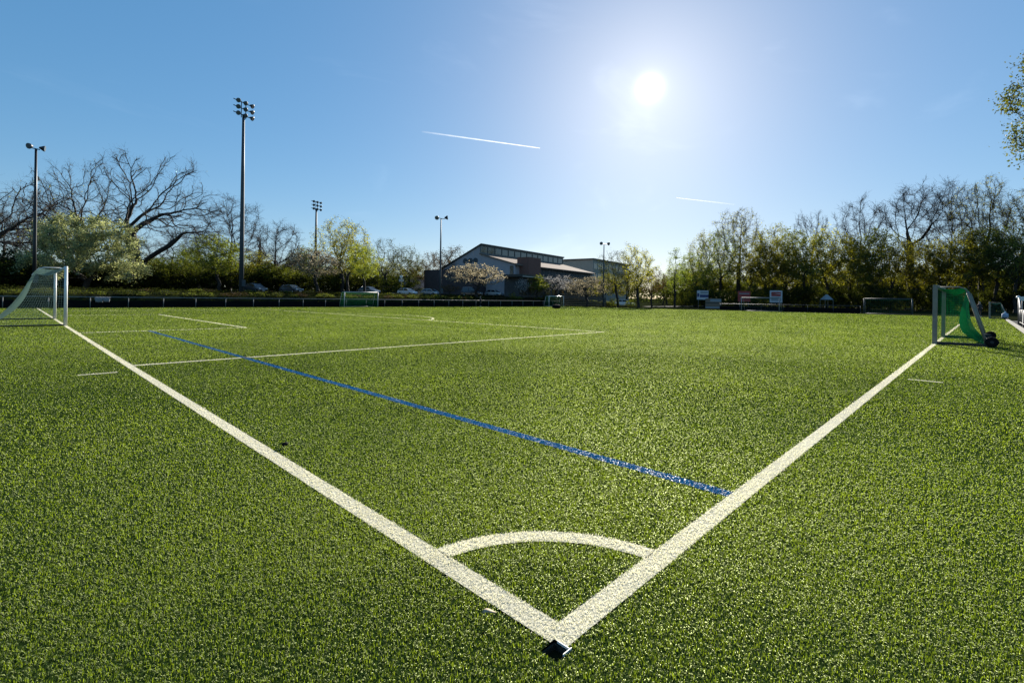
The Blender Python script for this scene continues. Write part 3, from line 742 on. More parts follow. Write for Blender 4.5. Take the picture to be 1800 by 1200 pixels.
# --- the wood beyond the far goal line ---
WOOD = [  # key, px, top, depth, width px
    ('fresh_a', 1222, 440, 122, 60), ('sparse_a', 1240, 402, 130, 62), ('fresh_b', 1264, 395, 124, 64), ('bare_c', 1296, 362, 124, 70), ('olive_a', 1318, 404, 118, 70),
    ('sparse_a', 1362, 388, 124, 66), ('olive_b', 1346, 418, 116, 60), ('olive_b', 1382, 410, 114, 60), ('bare_d', 1424, 366, 122, 40), ('yellow_b', 1412, 398, 110, 66), ('olive_a', 1452, 388, 108, 70),
    ('bare_a', 1512, 334, 112, 92), ('olive_b', 1490, 404, 106, 70), ('mid_b', 1528, 396, 104, 66), ('bare_d', 1606, 318, 108, 110), ('olive_a', 1566, 414, 102, 66),
    ('bare_a', 1668, 304, 108, 92), ('olive_b', 1612, 412, 100, 70), ('olive_a', 1656, 408, 98, 72), ('bare_c', 1722, 306, 100, 80), ('olive_b', 1700, 392, 95, 80), ('mid_a', 1745, 392, 92, 76),
    ('bare_c', 1788, 330, 94, 84), ('fresh_b', 1786, 392, 88, 76), ('olive_a', 1838, 350, 88, 96), ('bare_a', 1900, 330, 90, 110), ('mid_b', 1900, 400, 84, 110), ('olive_b', 1970, 390, 82, 110)]
WL = ['light green tree at the left end of the wood', 'sparse leafed tree behind the light green tree at the left end of the wood', 'pale green tree above the blue and white board', 'tall thinly leafed tree between the blue board and red sign',
      'olive tree above the red sign', 'sparse leafed crown between red sign and white framed sign', 'dense olive tree right of the red sign', 'dense olive tree above the white framed sign', 'dead twisted top above the yellow tree', 'yellow green tree right of the white framed sign',
      'olive tree above the small white tent', 'fan shaped bare tree left of the twisted one', 'dense olive tree below the fan shaped bare tree', 'leafy green tree under the right side of the fan shaped crown', 'most twisted bare tree standing alone against the sky', 'olive tree under the twisted bare tree, left side',
      'tallest fine twigged bare tree above the green net goal', 'olive tree under the twisted bare tree, right side', 'olive tree directly behind the green net goal', 'tall thinly leafed tree right of the tallest bare one', 'dense olive tree behind the wheels of the green net goal', 'dark green tree behind the farther mini goal',
      'tall thinly leafed tree near the right edge', 'fresh green tree above the railing at the right edge', 'olive tree cut by the right edge', 'bare tree outside the right edge', 'green tree outside the right edge', 'dense olive tree outside the right edge']
for (k, px, tp, d, w), lb in zip(WOOD, WL):
    tree_at(k, px, tp, d, w, lb, 'trees of the wood beyond the far goal line')
back = ['mid_a', 'olive_b', 'mid_b', 'olive_a', 'under_a']
for i in range(26):
    px = 1205 + i * 30 + rr.uniform(-8, 8); d = 138 - (px - 1200) * 0.045 + rr.uniform(-4, 6)
    tree_at(back[i % 4], px, 474 + rr.uniform(-12, 12) - max(0, px - 1400) * 0.04, d, 66, 'dark tree standing deep in the wood behind its front row', 'back row of the wood')
for i in range(30):
    px = 1196 + i * 25 + rr.uniform(-6, 6); d = 117 - (px - 1200) * 0.045 + rr.uniform(-3, 3)
    tree_at('under_a' if i % 3 else 'hedge_olive', px, 504 + rr.uniform(-12, 8), d, 42, 'dark undergrowth bush at the foot of the wood', 'undergrowth bushes of the wood', cat='bush')
# maple hanging in from the right
leafy('maple', 61, 'maple_tree', [(0, 0, 8.6, 5.6, 5.6, 3.6), (-3.4, 3.4, 6.4, 2.6, 2.6, 1.6), (0, 0, 11.5, 4.5, 4.5, 3)], 4.0, 15, L_maple, (18, 0.14, 0.18, 0.5), tr=0.3, na=1100, twig=(4, 0.8))
plant(TR['maple'], 30.5, -7.0, 0, 17.6, 9.2, 0.5, 'green gold maple branches hanging in at the top right edge')
# ------------------------------------------------------------------ hall and buildings
AZB = math.radians(9.8)
def frame_obj(name, px, depth, z, label, cat):
    x, y = at(px, depth)
    return empty(name, (x, y, z), AZB, label, cat)          # local x along the long side, local y to the left along the gable
m_render = mat('lilac_render', (0.38, 0.355, 0.37), 0.85, noise=0.12, nscale=0.8)
m_rooft = mat('roof_tiles', (0.22, 0.17, 0.14), 0.95, noise=0.3, nscale=2.0, stretch=(0.4, 6, 1))
m_rooft.node_tree.nodes['Principled BSDF'].inputs['Specular IOR Level'].default_value = 0.05
m_brick = mat('dark_brick', (0.19, 0.095, 0.075), 0.85, noise=0.4, nscale=14, stretch=(1, 1, 4))
m_fascia = mat('dark_fascia', (0.03, 0.04, 0.04), 0.5, noise=0.2)
m_dwall = mat('dark_wall', (0.07, 0.08, 0.085), 0.7, noise=0.4, nscale=1.5)
m_pale = mat('pale_trim', (0.50, 0.48, 0.44), 0.6, noise=0.1)
m_beige = mat('beige_panel', (0.36, 0.33, 0.27), 0.85, noise=0.15, nscale=1)
m_winf = mat('window_frame', (0.10, 0.12, 0.12), 0.5, noise=0.1)
m_glass2 = mat('window_glass', (0.05, 0.07, 0.08), 0.06, 0.0, spec=1.0, noise=0.5, nscale=0.35)
GZ0 = 1.5
hall = frame_obj('sports_hall', 905, 104, GZ0, 'large sports hall with lilac gable and glazed clerestory strip under its ridge', 'building')
Hz = lambda z: z - GZ0
LEN, WID, AP = 38.5, 20.5, 9.6
wb = MB()
prof = [(0, -0.6), (0, Hz(8.7)), (AP, Hz(11.35)), (AP, Hz(13.3)), (WID, Hz(8.4)), (WID, -0.6)]
def extr(mb, prof, x0, x1, m=0):
    n = len(prof); V = [(x0, p[0], p[1]) for p in prof] + [(x1, p[0], p[1]) for p in prof]
    mb.add(V, [tuple(range(n)), tuple(range(2 * n - 1, n - 1, -1))] + [(i, i + n, (i + 1) % n + n, (i + 1) % n) for i in range(n)], m)
extr(wb, prof, 0, LEN); wb.build('wall', m_render, hall)
rb = MB()      # two roof slopes as slabs
def slab(mb, y0, z0, y1, z1, x0, x1, t=0.25, m=0): extr(mb, [(y0, z0), (y0, z0 + t), (y1, z1 + t), (y1, z1)], x0, x1, m)
slab(rb, -0.9, Hz(8.5), AP - 0.03, Hz(11.3) + 0.02, -0.35, LEN + 0.35)
roof = rb.build('roof', m_rooft, hall)
rb = MB(); slab(rb, AP - 0.5, Hz(13.48), WID + 0.5, Hz(8.3), -0.35, LEN + 0.4); rb.build('roof', m_fascia, hall)
cl = MB()      # clerestory
cl.box((LEN / 2, AP - 0.1, Hz(11.62)), (LEN + 0.2, 0.22, 0.30)); cl.box((LEN / 2, AP - 0.1, Hz(13.25)), (LEN + 0.2, 0.24, 0.24))
for i in range(15): cl.box((i * LEN / 14, AP - 0.1, Hz(12.45)), (0.14, 0.2, 1.37))
cf = cl.build('clerestory_window', m_winf, hall)
cg = MB(); cg.box((LEN / 2, AP - 0.06, Hz(12.45)), (LEN, 0.05, 1.36)); cg.build('pane', m_glass2, cf)
tw = MB(); tw.box((4.1, -0.9, Hz(5.6)), (5.0, 3.0, 2 * (Hz(10.4) - Hz(5.6)))); tw.build('brick_tower', m_brick, hall)
# long side: dark glazed upper floor, flat canopy, ground floor
up_ = MB()
for i in range(22): up_.box((7.2 + i * 1.42, -0.06, Hz(7.45)), (0.1, 0.12, 2.3))
up_.box((22, -0.06, Hz(6.25)), (30.6, 0.12, 0.14)); uw = up_.build('window_band', m_winf, hall)
pg = MB(); pg.box((22, -0.03, Hz(7.45)), (30.2, 0.04, 2.3)); pg.build('pane', m_dwall, uw)
cn_ = MB(); cn_.box((16.0, -3.0, Hz(6.05)), (44.0, 5.6, 0.5)); can = cn_.build('canopy_roof', m_fascia, hall)
ce = MB(); ce.box((16.0, -5.86, Hz(5.86)), (44.0, 0.12, 0.16)); ce.build('gutter', m_pale, can)
gf = MB(); gf.box((16, -2.2, Hz(3.4)), (41.0, 3.6, 2 * (Hz(5.78) - Hz(3.4)))); gw = gf.build('ground_floor', m_dwall, hall)
gd = MB()
for i in range(12): gd.box((-3 + i * 3.3, -4.03, Hz(3.5)), (2.4, 0.06, 2.6))
gd.build('window', m_glass2, gw)
an = MB(); an.box((-2.4, 15.0, Hz(4.6)), (4.6, 14.5, 2 * (Hz(7.8) - Hz(4.6)))); an.build('annex', mat('dark_panel', (0.075, 0.055, 0.055), .8, noise=.3, nscale=2), hall)
wn_ = MB()      # round-topped dark openings on the gable
for y in (10.9, 12.4, 13.9):
    P = [(-0.05, y + 0.72 * math.cos(t), Hz(9.95) + 0.62 * math.sin(t)) for t in np.linspace(0, 2 * math.pi, 17)[:-1]]
    Q = [(0.05, p[1], p[2]) for p in P]
    wn_.add(P + Q, [tuple(range(16))] + [(i, (i + 1) % 16, (i + 1) % 16 + 16, i + 16) for i in range(16)])
wn_.build('gable_opening', m_dwall, hall)
gs = MB(); gs.box((-0.04, 0.9, Hz(7.3)), (0.08, 0.9, 2.4)); gs.build('window', m_glass2, hall)

sch = frame_obj('school_block', 1042, 150, 1.0, 'flat roofed beige block with rows of white framed windows behind the hall', 'building')
sz = lambda z: z - 1.0
top2 = zt(1042, 457, 150)
sb = MB(); sb.box((15, 9, sz(top2) / 2 - 0.5), (30, 18, sz(top2) + 1)); sb.build('wall', m_beige, sch)
sr = MB(); sr.box((15, 9, sz(top2) + 0.12), (30.8, 18.8, 0.35)); sr.build('roof', m_fascia, sch)
for fl in range(3):
    for i in range(10):
        zc = sz(top2) - 2.0 - 3.3 * fl
        w_ = MB(); w_.box((1.4 + i * 2.9, -0.04, zc), (2.2, 0.1, 1.9)); w1 = w_.build('window', m_pale, sch)
        for k in (-0.52, 0.52):
            p_ = MB(); p_.box((1.4 + i * 2.9 + k, -0.1, zc), (0.8, 0.04, 1.6)); p_.build('pane', m_glass2, w1)
low = frame_obj('low_annex', 712, 132, 1.4, 'low pale building seen between tree trunks left of the hall', 'building')
lb_ = MB(); lb_.box((0, 0, 2.4), (9, 12, 5.6)); lb_.build('wall', m_render, low)
lb_ = MB(); lb_.box((0, 0, 5.35), (9.8, 12.8, 0.3)); lb_.build('roof', m_fascia, low)
wl_ = MB()
for y in (-4, -1.3, 1.4, 4.1): wl_.box((-4.52, y, 2.6), (0.08, 1.6, 1.5))
wl_.build('window', m_glass2, low)

# ------------------------------------------------------------------ parking strip, path
m_asph = mat('asphalt', (0.045, 0.045, 0.045), 0.95, spec=0.05, noise=0.3, nscale=5, bump=0.2)
m_path = mat('path_gravel', (0.22, 0.21, 0.18), 0.9, noise=0.25, nscale=9)
def drape(name, x0, x1, y0, y1, m, dz, n=40, k=6):
    X, Y = np.meshgrid(np.linspace(x0, x1, n), np.linspace(y0, y1, k))
    Z = terr(X, Y) + dz
    i = np.arange(n * k).reshape(k, n)
    Fq = np.stack([i[:-1, :-1], i[:-1, 1:], i[1:, 1:], i[1:, :-1]], -1).reshape(-1, 4)
    return tag(fastmesh(name, np.stack([X, Y, Z], -1).reshape(-1, 3), Fq, m), kind='structure')
drape('parking_lot', -30, 96, 76.5, 90, m_asph, 0.10)
drape('gravel_path', 98, 135, 52, 54.5, m_path, 0.06)

# ------------------------------------------------------------------ goals
def net_grid(mb, fn, nu, nv, r, m=0, cu=1, cv=1):
    for i in range(nu + 1):
        mb.tube([fn(i / nu, j / nv) for j in range(0, nv + 1, cv)], r, 3, m, False)
    for j in range(nv + 1):
        mb.tube([fn(i / nu, j / nv) for i in range(0, nu + 1, cu)], r, 3, m, False)
def goal(name, W, H, dt, db, loc, rz, post_m, net_m, label, post=0.06, cell=0.12, cord=0.004, wheels=False, group=None, square=False, belly=0.35, frame_m=None, stay=True):
    g_ = empty(name, loc, rz, label, 'goal', group)
    fm = frame_m or post_m
    for x in (0, W):
        p = MB()
        if square: p.box((x, 0, (H + 2 * post) / 2), (post * 2, post * 2.2, H + 2 * post))
        else: p.tube([(x, 0, 0), (x, 0, H + 2 * post)], post, 14)
        p.build('post', post_m, g_, smooth=not square)
    cb = MB()
    if square: cb.box((W / 2, 0, H + post), (W - 2 * post, post * 2, post * 2))
    else: cb.tube([(post, 0, H + post), (W - post, 0, H + post)], post, 14)
    cb.build('crossbar', post_m, g_, smooth=not square)
    for x in (0, W):
        s_ = MB()
        s_.tube([(x, post, H + post * 0.6), (x, dt * 0.8, H + post * 0.6), (x, dt, H - 0.03), (x, dt + 0.05, H - 0.12)], 0.022, 8)
        if stay: s_.tube([(x, dt + 0.05, H - 0.12), (x, db, 0.06)], 0.024 if not wheels else 0.04, 8)
        s_.build('net_support', fm, g_, smooth=True)
        f_ = MB()
        if wheels: f_.box((x, db / 2 + 0.03, 0.05), (0.09, db, 0.09))
        else: f_.tube([(x, post, 0.04), (x, db, 0.04)], 0.03, 8)
        f_.build('ground_bar', M['dark_steel'], g_)  # dark tone also stands in for the shadow lying along the bars
    bb = MB(); bb.tube([(0, db, 0.05), (W, db, 0.05)], 0.035, 8); bb.build('rear_bar', fm, g_, smooth=True)
    nb = MB()
    nu = max(4, int(W / cell)); nv = max(4, int(math.hypot(db - dt, H) / cell)); nt = max(2, int(dt / cell))
    def back(u, v):
        sag = math.sin(math.pi * v) * belly * (0.45 + 0.55 * math.sin(math.pi * u)) * (0.6 + 0.6 * v)
        return (u * W, dt + (db - dt) * v - sag * 0.55, max(0.03, (H - 0.05) * (1 - v) - sag * 0.35))
    net_grid(nb, back, nu, nv, cord)
    net_grid(nb, lambda u, v: (u * W, post + (dt - post) * v, H - 0.05 * math.sin(math.pi * v) * (1 + math.sin(math.pi * u) * 3)), nu, nt, cord)
    for x in (0, W):
        def side(u, v, x=x):
            e = back(0.0 if x == 0 else 1.0, v)
            y0 = post
            return (x, y0 + (e[1] - y0) * u, e[2])
        net_grid(nb, side, max(3, int(db / cell)), nv, cord * .45)
    nb.build('net', net_m, g_)
    if wheels:
        for x in (-0.02, W + 0.02):
            w = MB()
            for s in (-1, 1):
                pass
            P = [(x - 0.09, db + 0.12, 0.17), (x + 0.09, db + 0.12, 0.17)]
            w.tube([P[0], (x - 0.07, db + 0.12, 0.17), (x + 0.07, db + 0.12, 0.17), P[1]], [0.13, 0.17, 0.17, 0.13], 18)
            wo = w.build('wheel', M['rubber'], g_, smooth=False)
            h = MB(); h.tube([(x - 0.1, db + 0.12, 0.17), (x + 0.1, db + 0.12, 0.17)], 0.05, 10); h.build('hub', M['dark_steel'], wo)
            bw = MB(); bw.box((x + (0.25 if x < 1 else -0.25), db + 0.02, 0.13), (0.3, 0.2, 0.2)); bw.build('counterweight', M['dark_steel'], g_)
    return g_
goal('big_goal', 7.44, 2.44, 0.85, 2.3, (0.06, 27.18, 0), math.pi / 2, M['white_alu'], M['big_net'], 'full size white goal with sagging pale net standing on the left goal line', cord=0.0062, belly=0.6, stay=False)
goal('wheeled_goal', 5.0, 1.98, 0.78, 1.33, (26.3, 0.06, 0), math.pi, M['grey_alu'], M['green_net'], 'aluminium goal with green net and black wheels on the right touchline', cell=0.07, cord=0.0085, wheels=True, square=True, belly=0.95)
x, y = at(1740, 50)
goal('mini_goal', 3.0, 1.62, 0.8, 1.35, (x + 3.0, y, 0), math.pi, M['grey_alu'], M['teal_net'], 'smaller grey goal farther down the right touchline before the railing', cord=0.004, square=True, belly=0.3)
x, y = at(1301, 90)
goal('far_goal', 5.3, 1.98, 0.8, 1.5, (76.9, 25.7, 0), -math.pi / 2, M['galv'], M['teal_net'], 'distant white framed goal in front of the white framed sign', cord=0.004, cell=0.24)  # white frame toned down: shade of the wood is put into its colour
goal('shaded_goal', 5.0, 1.98, 0.8, 1.4, (78.0, 10.4, 0), -math.pi / 2, M['grey_steel'], M['teal_net'], 'dim distant goal in the shade of the wood left of the green net goal', cord=0.004, cell=0.2)  # dark frame colour stands in for the wood's shade
x, y = at(549, 72.0)
goal('green_goal', 5.0, 1.98, 0.8, 1.4, (x, 60.2, 0), 0.0, M['pale_alu'], M['green_net'], 'distant small goal with green net in front of the railing below the cars', cord=0.008, cell=0.14, group=None)
goal('end_goal', 4.6, 1.98, 0.8, 1.3, (71.8, 60.0, 0), 0.0, M['white_alu'], M['green_net'], 'distant green net goal with bright crossbar in front of the hall', cord=0.007, cell=0.16)

# ------------------------------------------------------------------ railing round the pitch
def railing(name, pts, h, label, infill=True, spacing=3.0, rail_m='galv', r=0.03, group=None):
    e = empty(name, (pts[0][0], pts[0][1], 0), 0, label, 'railing', group)
    o = np.array(pts[0])
    for (a, b_) in zip(pts[:-1], pts[1:]):
        a = np.array(a) - o; b_ = np.array(b_) - o; L = np.linalg.norm(b_ - a); n = max(1, round(L / spacing))
        rl = MB(); rl.tube([(*a, h), (*b_, h)], r, 8); rl.build('rail', M[rail_m], e, smooth=True)
        for i in range(n + 1):
            q = a + (b_ - a) * i / n
            p = MB(); p.tube([(*q, 0), (*q, h - r)], r * 0.9, 8); p.build('post', M[rail_m], e, smooth=True)
        if infill:
            d = (b_ - a) / L; nn = np.array([-d[1], d[0]])
            k = MB(); c = (a + b_) / 2 + nn * 0.06
            k.box((c[0], c[1], 0.36), (L, 0.02, 0.68), math.atan2(d[1], d[0])); k.build('infill_board', m_board, e)
    return e
m_board = mat('dark_board', (0.008, 0.010, 0.011), 0.95, spec=0.05, noise=0.4, nscale=2)
railing('pitch_railing', [(-14, 61.7), (78, 61.7)], 1.05, 'long grey tube railing along the far side of the pitch', r=0.04, rail_m='rail_grey')
railing('pitch_railing', [(79.5, 30), (79.5, 11)], 1.05, 'grey tube railing behind the distant goals at the edge of the wood', rail_m='grey_steel')  # darker steel here carries the shade of the wood in its colour
# kerb, right railing with white banners and arched gate
kb = MB(); kb.box((30, -2.72, 0.03), (66, 0.2, 0.14)); tag(kb.build('kerb', m_path), kind='structure')
pv = MB(); pv.add([(-3, -6.5, 0.006), (62, -6.5, 0.006), (62, -2.82, 0.006), (-3, -2.82, 0.006)], [(0, 1, 2, 3)]); tag(pv.build('pavement', m_asph), kind='structure')
rr_ = empty('side_railing', (31, -3.0, 0), 0, 'dark railing with white banners at the right picture edge', 'railing')
for i in range(8):
    p = MB(); p.tube([(i * 2.5, 0, 0), (i * 2.5, 0, 1.08)], 0.03, 8); p.build('post', M['dark_steel'], rr_, smooth=True)
    if i < 7:
        for zz in (0.22, 1.08):
            q = MB(); q.tube([(i * 2.5, 0, zz), (i * 2.5 + 2.5, 0, zz)], 0.022, 6); q.build('rail', M['dark_steel'], rr_)
        ba = MB()
        nx_ = 8; V = [(i * 2.5 + 0.08 + 2.34 * t / nx_, -0.05 - 0.03 * math.sin(t * 2.1 + i), z) for t in range(nx_ + 1) for z in (0.26, 1.0)]
        V += [(v[0], v[1] - 0.006, v[2]) for v in V]; n2 = 2 * (nx_ + 1)
        ba.add(V, [(2 * t, 2 * t + 2, 2 * t + 3, 2 * t + 1) for t in range(nx_)] + [(n2 + 2 * t, n2 + 2 * t + 1, n2 + 2 * t + 3, n2 + 2 * t + 2) for t in range(nx_)])
        ba.build('banner', M['white_paint'], rr_)
gt = empty('arched_gate', (48.6, -3.0, 0), 0, 'dark gate with arched top rail beyond the white banners', 'gate')
am = MB(); am.tube([(2.2 - 3.4 * t, 0, 1.95 - 0.85 * t ** 2.2) for t in np.linspace(0, 1, 14)], 0.045, 8); am.build('arched_rail', M['grey_steel'], gt, smooth=True)
for xx in (2.15, 1.5, 0.9, 0.3, -0.4, -1.0):
    t = (2.2 - xx) / 3.4; p = MB(); p.tube([(xx, 0, 0), (xx, 0, 1.93 - 0.85 * t ** 2.2)], 0.028, 8); p.build('bar', M['grey_steel'], gt, smooth=True)
b_ = MB(); b_.ball((2.25, 0, 2.0), 0.13, nu=10, nv=8); b_.build('end_cap', M['white_paint'], gt, smooth=True)
x, y = at(1797, 39.5)
sp = empty('sign_post', (x, y, 0), -2.4, 'grey post with small white plate beside the gate at the right edge', 'sign')
p = MB(); p.tube([(0, 0, 0), (0, 0, 2.0)], 0.03, 8); p.build('post', M['galv'], sp, smooth=True)
p = MB(); p.box((0, -0.04, 1.95), (0.42, 0.03, 0.34)); p.build('plate', M['white_paint'], sp)

# ------------------------------------------------------------------ floodlights
def lamp_head(parent, c, az, tilt, s=1.0):
    b_ = MB()
    b_.tube([(0, 0, 0), (0.12 * s, 0, 0), (0.42 * s, 0, 0), (0.55 * s, 0, 0)], [0.10 * s, 0.16 * s, 0.34 * s, 0.36 * s], 12)
    R_ = Matrix.Translation(c) @ Matrix.Rotation(az, 4, 'Z') @ Matrix.Rotation(tilt, 4, 'Y')
    o = b_.build('lamp_head', M['dark_steel'], parent, smooth=True); o.matrix_local = R_
    l_ = MB(); l_.tube([(0.551 * s, 0, 0), (0.575 * s, 0, 0)], [0.33 * s, 0.3 * s], 12); l_.build('lens', M['lens'], o)
def mast(name, px, depth, top_py, rb_, rt_, rows, cols, label, aim, head=1.0, group='floodlight masts round the pitch', two=None, pm='grey_steel', gap=1.25, arm=0.75):
    x, y = at(px, depth); z = tz(x, y); H = zt(px, top_py, depth) - z
    e = empty(name, (x, y, z), 0, label, 'floodlight', group)
    p = MB(); p.tube([(0, 0, -0.3), (0, 0, H * 0.33), (0, 0, H * 0.66), (0, 0, H)], [rb_, rb_ * 0.85 + rt_ * 0.15, rb_ * 0.5 + rt_ * 0.5, rt_], 14); p.build('pole', M[pm], e, smooth=True)
    bx = MB(); bx.box((rb_ * 0.5, -rb_ - 0.12, 1.3), (0.4, 0.3, 0.9)); bx.build('fuse_box', M['grey_steel'], e)
    c = np.array([math.cos(aim + math.pi / 2), math.sin(aim + math.pi / 2)])
    if two:
        a_ = MB(); a_.tube([(-c[0] * arm, -c[1] * arm, H + 0.05), (c[0] * arm, c[1] * arm, H + 0.05)], 0.05, 8); a_.build('crossarm', M['dark_steel'], e)
        for k, (da, tl) in zip((-1, 1), two): lamp_head(e, (c[0] * (arm - .05) * k, c[1] * (arm - .05) * k, H + 0.25), aim + da, tl, head)
        return e
    for r_ in range(rows):
        zz = H - 0.1 + r_ * gap * 0.8
        a_ = MB(); a_.tube([(-c[0] * cols * gap / 2, -c[1] * cols * gap / 2, zz), (c[0] * cols * gap / 2, c[1] * cols * gap / 2, zz)], 0.06, 8); a_.build('crossarm', M['dark_steel'], e)
        for k in range(cols):
            s = (k - (cols - 1) / 2) * gap
            lamp_head(e, (c[0] * s, c[1] * s, zz + 0.1), aim + 0.25 * (k - 1), 0.5, head)
    for s in (-0.35, 0.35):
        v = MB(); v.tube([(c[0] * s, c[1] * s, H - 0.5), (c[0] * s, c[1] * s, H + (rows - 1) * gap * 0.8)], 0.05, 8); v.build('upright', M['dark_steel'], e)
    return e
mast('floodlight_mast', 424, 66, 203, 0.29, 0.16, 3, 3, 'tallest thick floodlight mast with three rows of lamps, left of the middle', -1.13, 0.85, gap=1.05)
mast('floodlight_mast', 554, 122, 368, 0.34, 0.2, 3, 3, 'smaller distant floodlight mast with nine lamps behind the white blossom tree', -1.2, 0.9, gap=1.1)
mast('floodlight_mast', 60, 49, 264, 0.16, 0.1, 1, 2, 'slim floodlight pole with two dark lamps above the big goal at the left', -1.2, 0.8, two=((-1.2, 0.25), (0.9, 0.15)), pm='dark_steel', arm=0.3)
mast('floodlight_mast', 773.5, 82, 386, 0.16, 0.09, 1, 2, 'slim grey lamp mast with two lamps just left of the hall', -1.6, 1.0, two=((-0.9, 0.5), (0.9, -0.1)))
mast('floodlight_mast', 1060.5, 96, 431, 0.14, 0.08, 1, 2, 'farthest slim lamp mast, in front of the beige block', -2.0, 0.9, two=((-0.4, 0.3), (0.3, 0.3)))

# ------------------------------------------------------------------ cars
def car_mat(name, col, metal=0.3): 
    m = mat(name, col, 0.28, metal, noise=0.05, nscale=2); m.node_tree.nodes['Principled BSDF'].inputs['Coat Weight'].default_value = 0.6; return m
CARM = {'silver': car_mat('silver_paint', (0.45, 0.47, 0.48), 0.5), 'white': car_mat('white_car_paint', (0.75, 0.76, 0.76), 0.0), 'dark': car_mat('dark_blue_paint', (0.03, 0.045, 0.06), 0.3), 'black': car_mat('black_paint', (0.015, 0.018, 0.02), 0.2), 'grey': car_mat('grey_paint', (0.18, 0.20, 0.21), 0.5)}
m_head = mat('headlight_glass', (0.7, 0.72, 0.72), 0.1, 0.2)
m_tail = mat('taillight', (0.35, 0.02, 0.02), 0.2)
def make_car(paint, tall=1.46, van=False):
    e = empty('parked_car', (0, 0, 0))
    L, W = 4.35, 1.78
    # body sections along x: (x, z low, z belt, half width)
    st = [(-2.17, 0.42, 0.78, 0.66), (-2.10, 0.30, 0.92, 0.78), (-1.6, 0.24, 0.98, 0.88), (-0.6, 0.22, 0.97, 0.89), (0.7, 0.22, 0.95, 0.89), (1.35, 0.24, 0.88, 0.87), (1.95, 0.28, 0.76, 0.80), (2.14, 0.36, 0.62, 0.68), (2.18, 0.42, 0.54, 0.55)]
    b_ = MB(); V = []; F_ = []; n = 10
    for (x, z0, z1, hw) in st:
        m_ = (z0 + z1) / 2
        V += [(x, -hw * 0.9, z0), (x, -hw, z0 + 0.1), (x, -hw, m_ + 0.08), (x, -hw * 0.95, z1 - 0.05), (x, -hw * 0.84, z1), (x, hw * 0.84, z1), (x, hw * 0.95, z1 - 0.05), (x, hw, m_ + 0.08), (x, hw, z0 + 0.1), (x, hw * 0.9, z0)]
    for i in range(len(st) - 1):
        for j in range(n): F_.append((i * n + j, i * n + (j + 1) % n, (i + 1) * n + (j + 1) % n, (i + 1) * n + j))
    F_ += [tuple(range(n)), tuple(range(len(st) * n - 1, (len(st) - 1) * n - 1, -1))]
    b_.add(V, F_)
    # cabin roof with pillars
    lo = [(-1.95, .80), (1.05, .80)]; hi = [(-1.35 if not van else -1.85, .60), (0.22, .60)]
    zr = tall
    rf = [(-1.75 if van else -1.3, .58, zr - .02), (-0.7, .62, zr + .02), (0.0, .62, zr), (0.28, .58, zr - .04)]
    V = []; 
    for (x, hw, z) in rf: V += [(x, -hw, z - .05), (x, -hw * .8, z), (x, hw * .8, z), (x, hw, z - .05)]
    b_.add(V, [(4 * i + j, 4 * i + j + 1, 4 * i + j + 5, 4 * i + j + 4) for i in range(3) for j in range(3)] + [(4 * i + 3, 4 * i, 4 * i + 4, 4 * i + 7) for i in range(3)] + [(0, 3, 2, 1), (12, 13, 14, 15)])
    for s in (-1, 1):
        for (xa, xb) in ((1.12, 0.30), (-0.45, -0.5), (-2.0 if van else -1.9, -1.72 if van else -1.3)):
            b_.tube([(xa, s * .79, .92), (xb, s * .59, zr - .04)], 0.04, 6)
    body = b_.build('body', paint, e, smooth=False)
    xr = -1.72 if van else -1.28
    def pane(name, P):
        q = MB(); P = np.array(P); nn = np.cross(P[1] - P[0], P[2] - P[0]); nn = nn / np.linalg.norm(nn) * 0.012
        q.add(np.concatenate([P, P - nn]), [tuple(range(len(P))), tuple(range(2 * len(P) - 1, len(P) - 1, -1))] + [(i, (i + 1) % len(P), (i + 1) % len(P) + len(P), i + len(P)) for i in range(len(P))])
        return q.build(name, M['glass'], e)
    pane('windscreen', [(1.1, -.76, .93), (1.1, .76, .93), (.30, .56, zr - .05), (.30, -.56, zr - .05)])
    pane('rear_window', [(xr - .6 if not van else xr - .25, .74, .95), (xr - .6 if not van else xr - .25, -.74, .95), (xr, -.56, zr - .05), (xr, .56, zr - .05)])
    for s in (-1, 1):
        pane('side_window', [(1.02, s * .80, .95), (-.43, s * .80, .97), (-.48, s * .60, zr - .06), (.27, s * .60, zr - .07)][::s])
        pane('side_window', [(-.49, s * .80, .97), ((-1.95 if van else -1.78), s * .79, .97), (xr - .02, s * .59, zr - .07), (-.54, s * .60, zr - .06)][::s])
        q = MB(); q.box((1.0, s * .93, .98), (.12, .2, .13)); q.build('wing_mirror', paint, e)
        q = MB(); q.tube([(2.0, s * .62, .66), (2.12, s * .60, .62)], [.13, .09], 10); q.build('headlight', m_head, e)
        q = MB(); q.box((-2.13, s * .62, .76), (.08, .22, .16)); q.build('tail_light', m_tail, e)
        for xx in (1.34, -1.32):
            q = MB(); y0 = s * .70; q.tube([(xx, y0, .31), (xx, y0 + s * .03, .31), (xx, y0 + s * .19, .31), (xx, y0 + s * .21, .31)], [.26, .31, .31, .27], 18); w = q.build('wheel', M['rubber'], e)
            q = MB(); q.tube([(xx, y0 + s * .2, .31), (xx, y0 + s * .225, .31)], [.19, .17], 12); q.build('rim', M['galv'], w)
    q = MB(); q.box((2.16, 0, .40), (.06, .52, .11)); q.build('number_plate', M['white_paint'], e)
    return e
PROTO = {}
def car(kind, px, depth, label, turn=-0.62, tall=1.46, van=False):
    key = (kind, tall, van)
    if key not in PROTO: e = PROTO[key] = make_car(CARM[kind], tall, van)
    else: e = copy_tree(PROTO[key])
    x, y = at(px, depth); e.location = (x, y, tz(x, y) + 0.10); e.rotation_euler = (0, 0, YAW - math.pi / 2 + turn)
    tag(e, label, 'car', 'cars parked above the bank'); return e
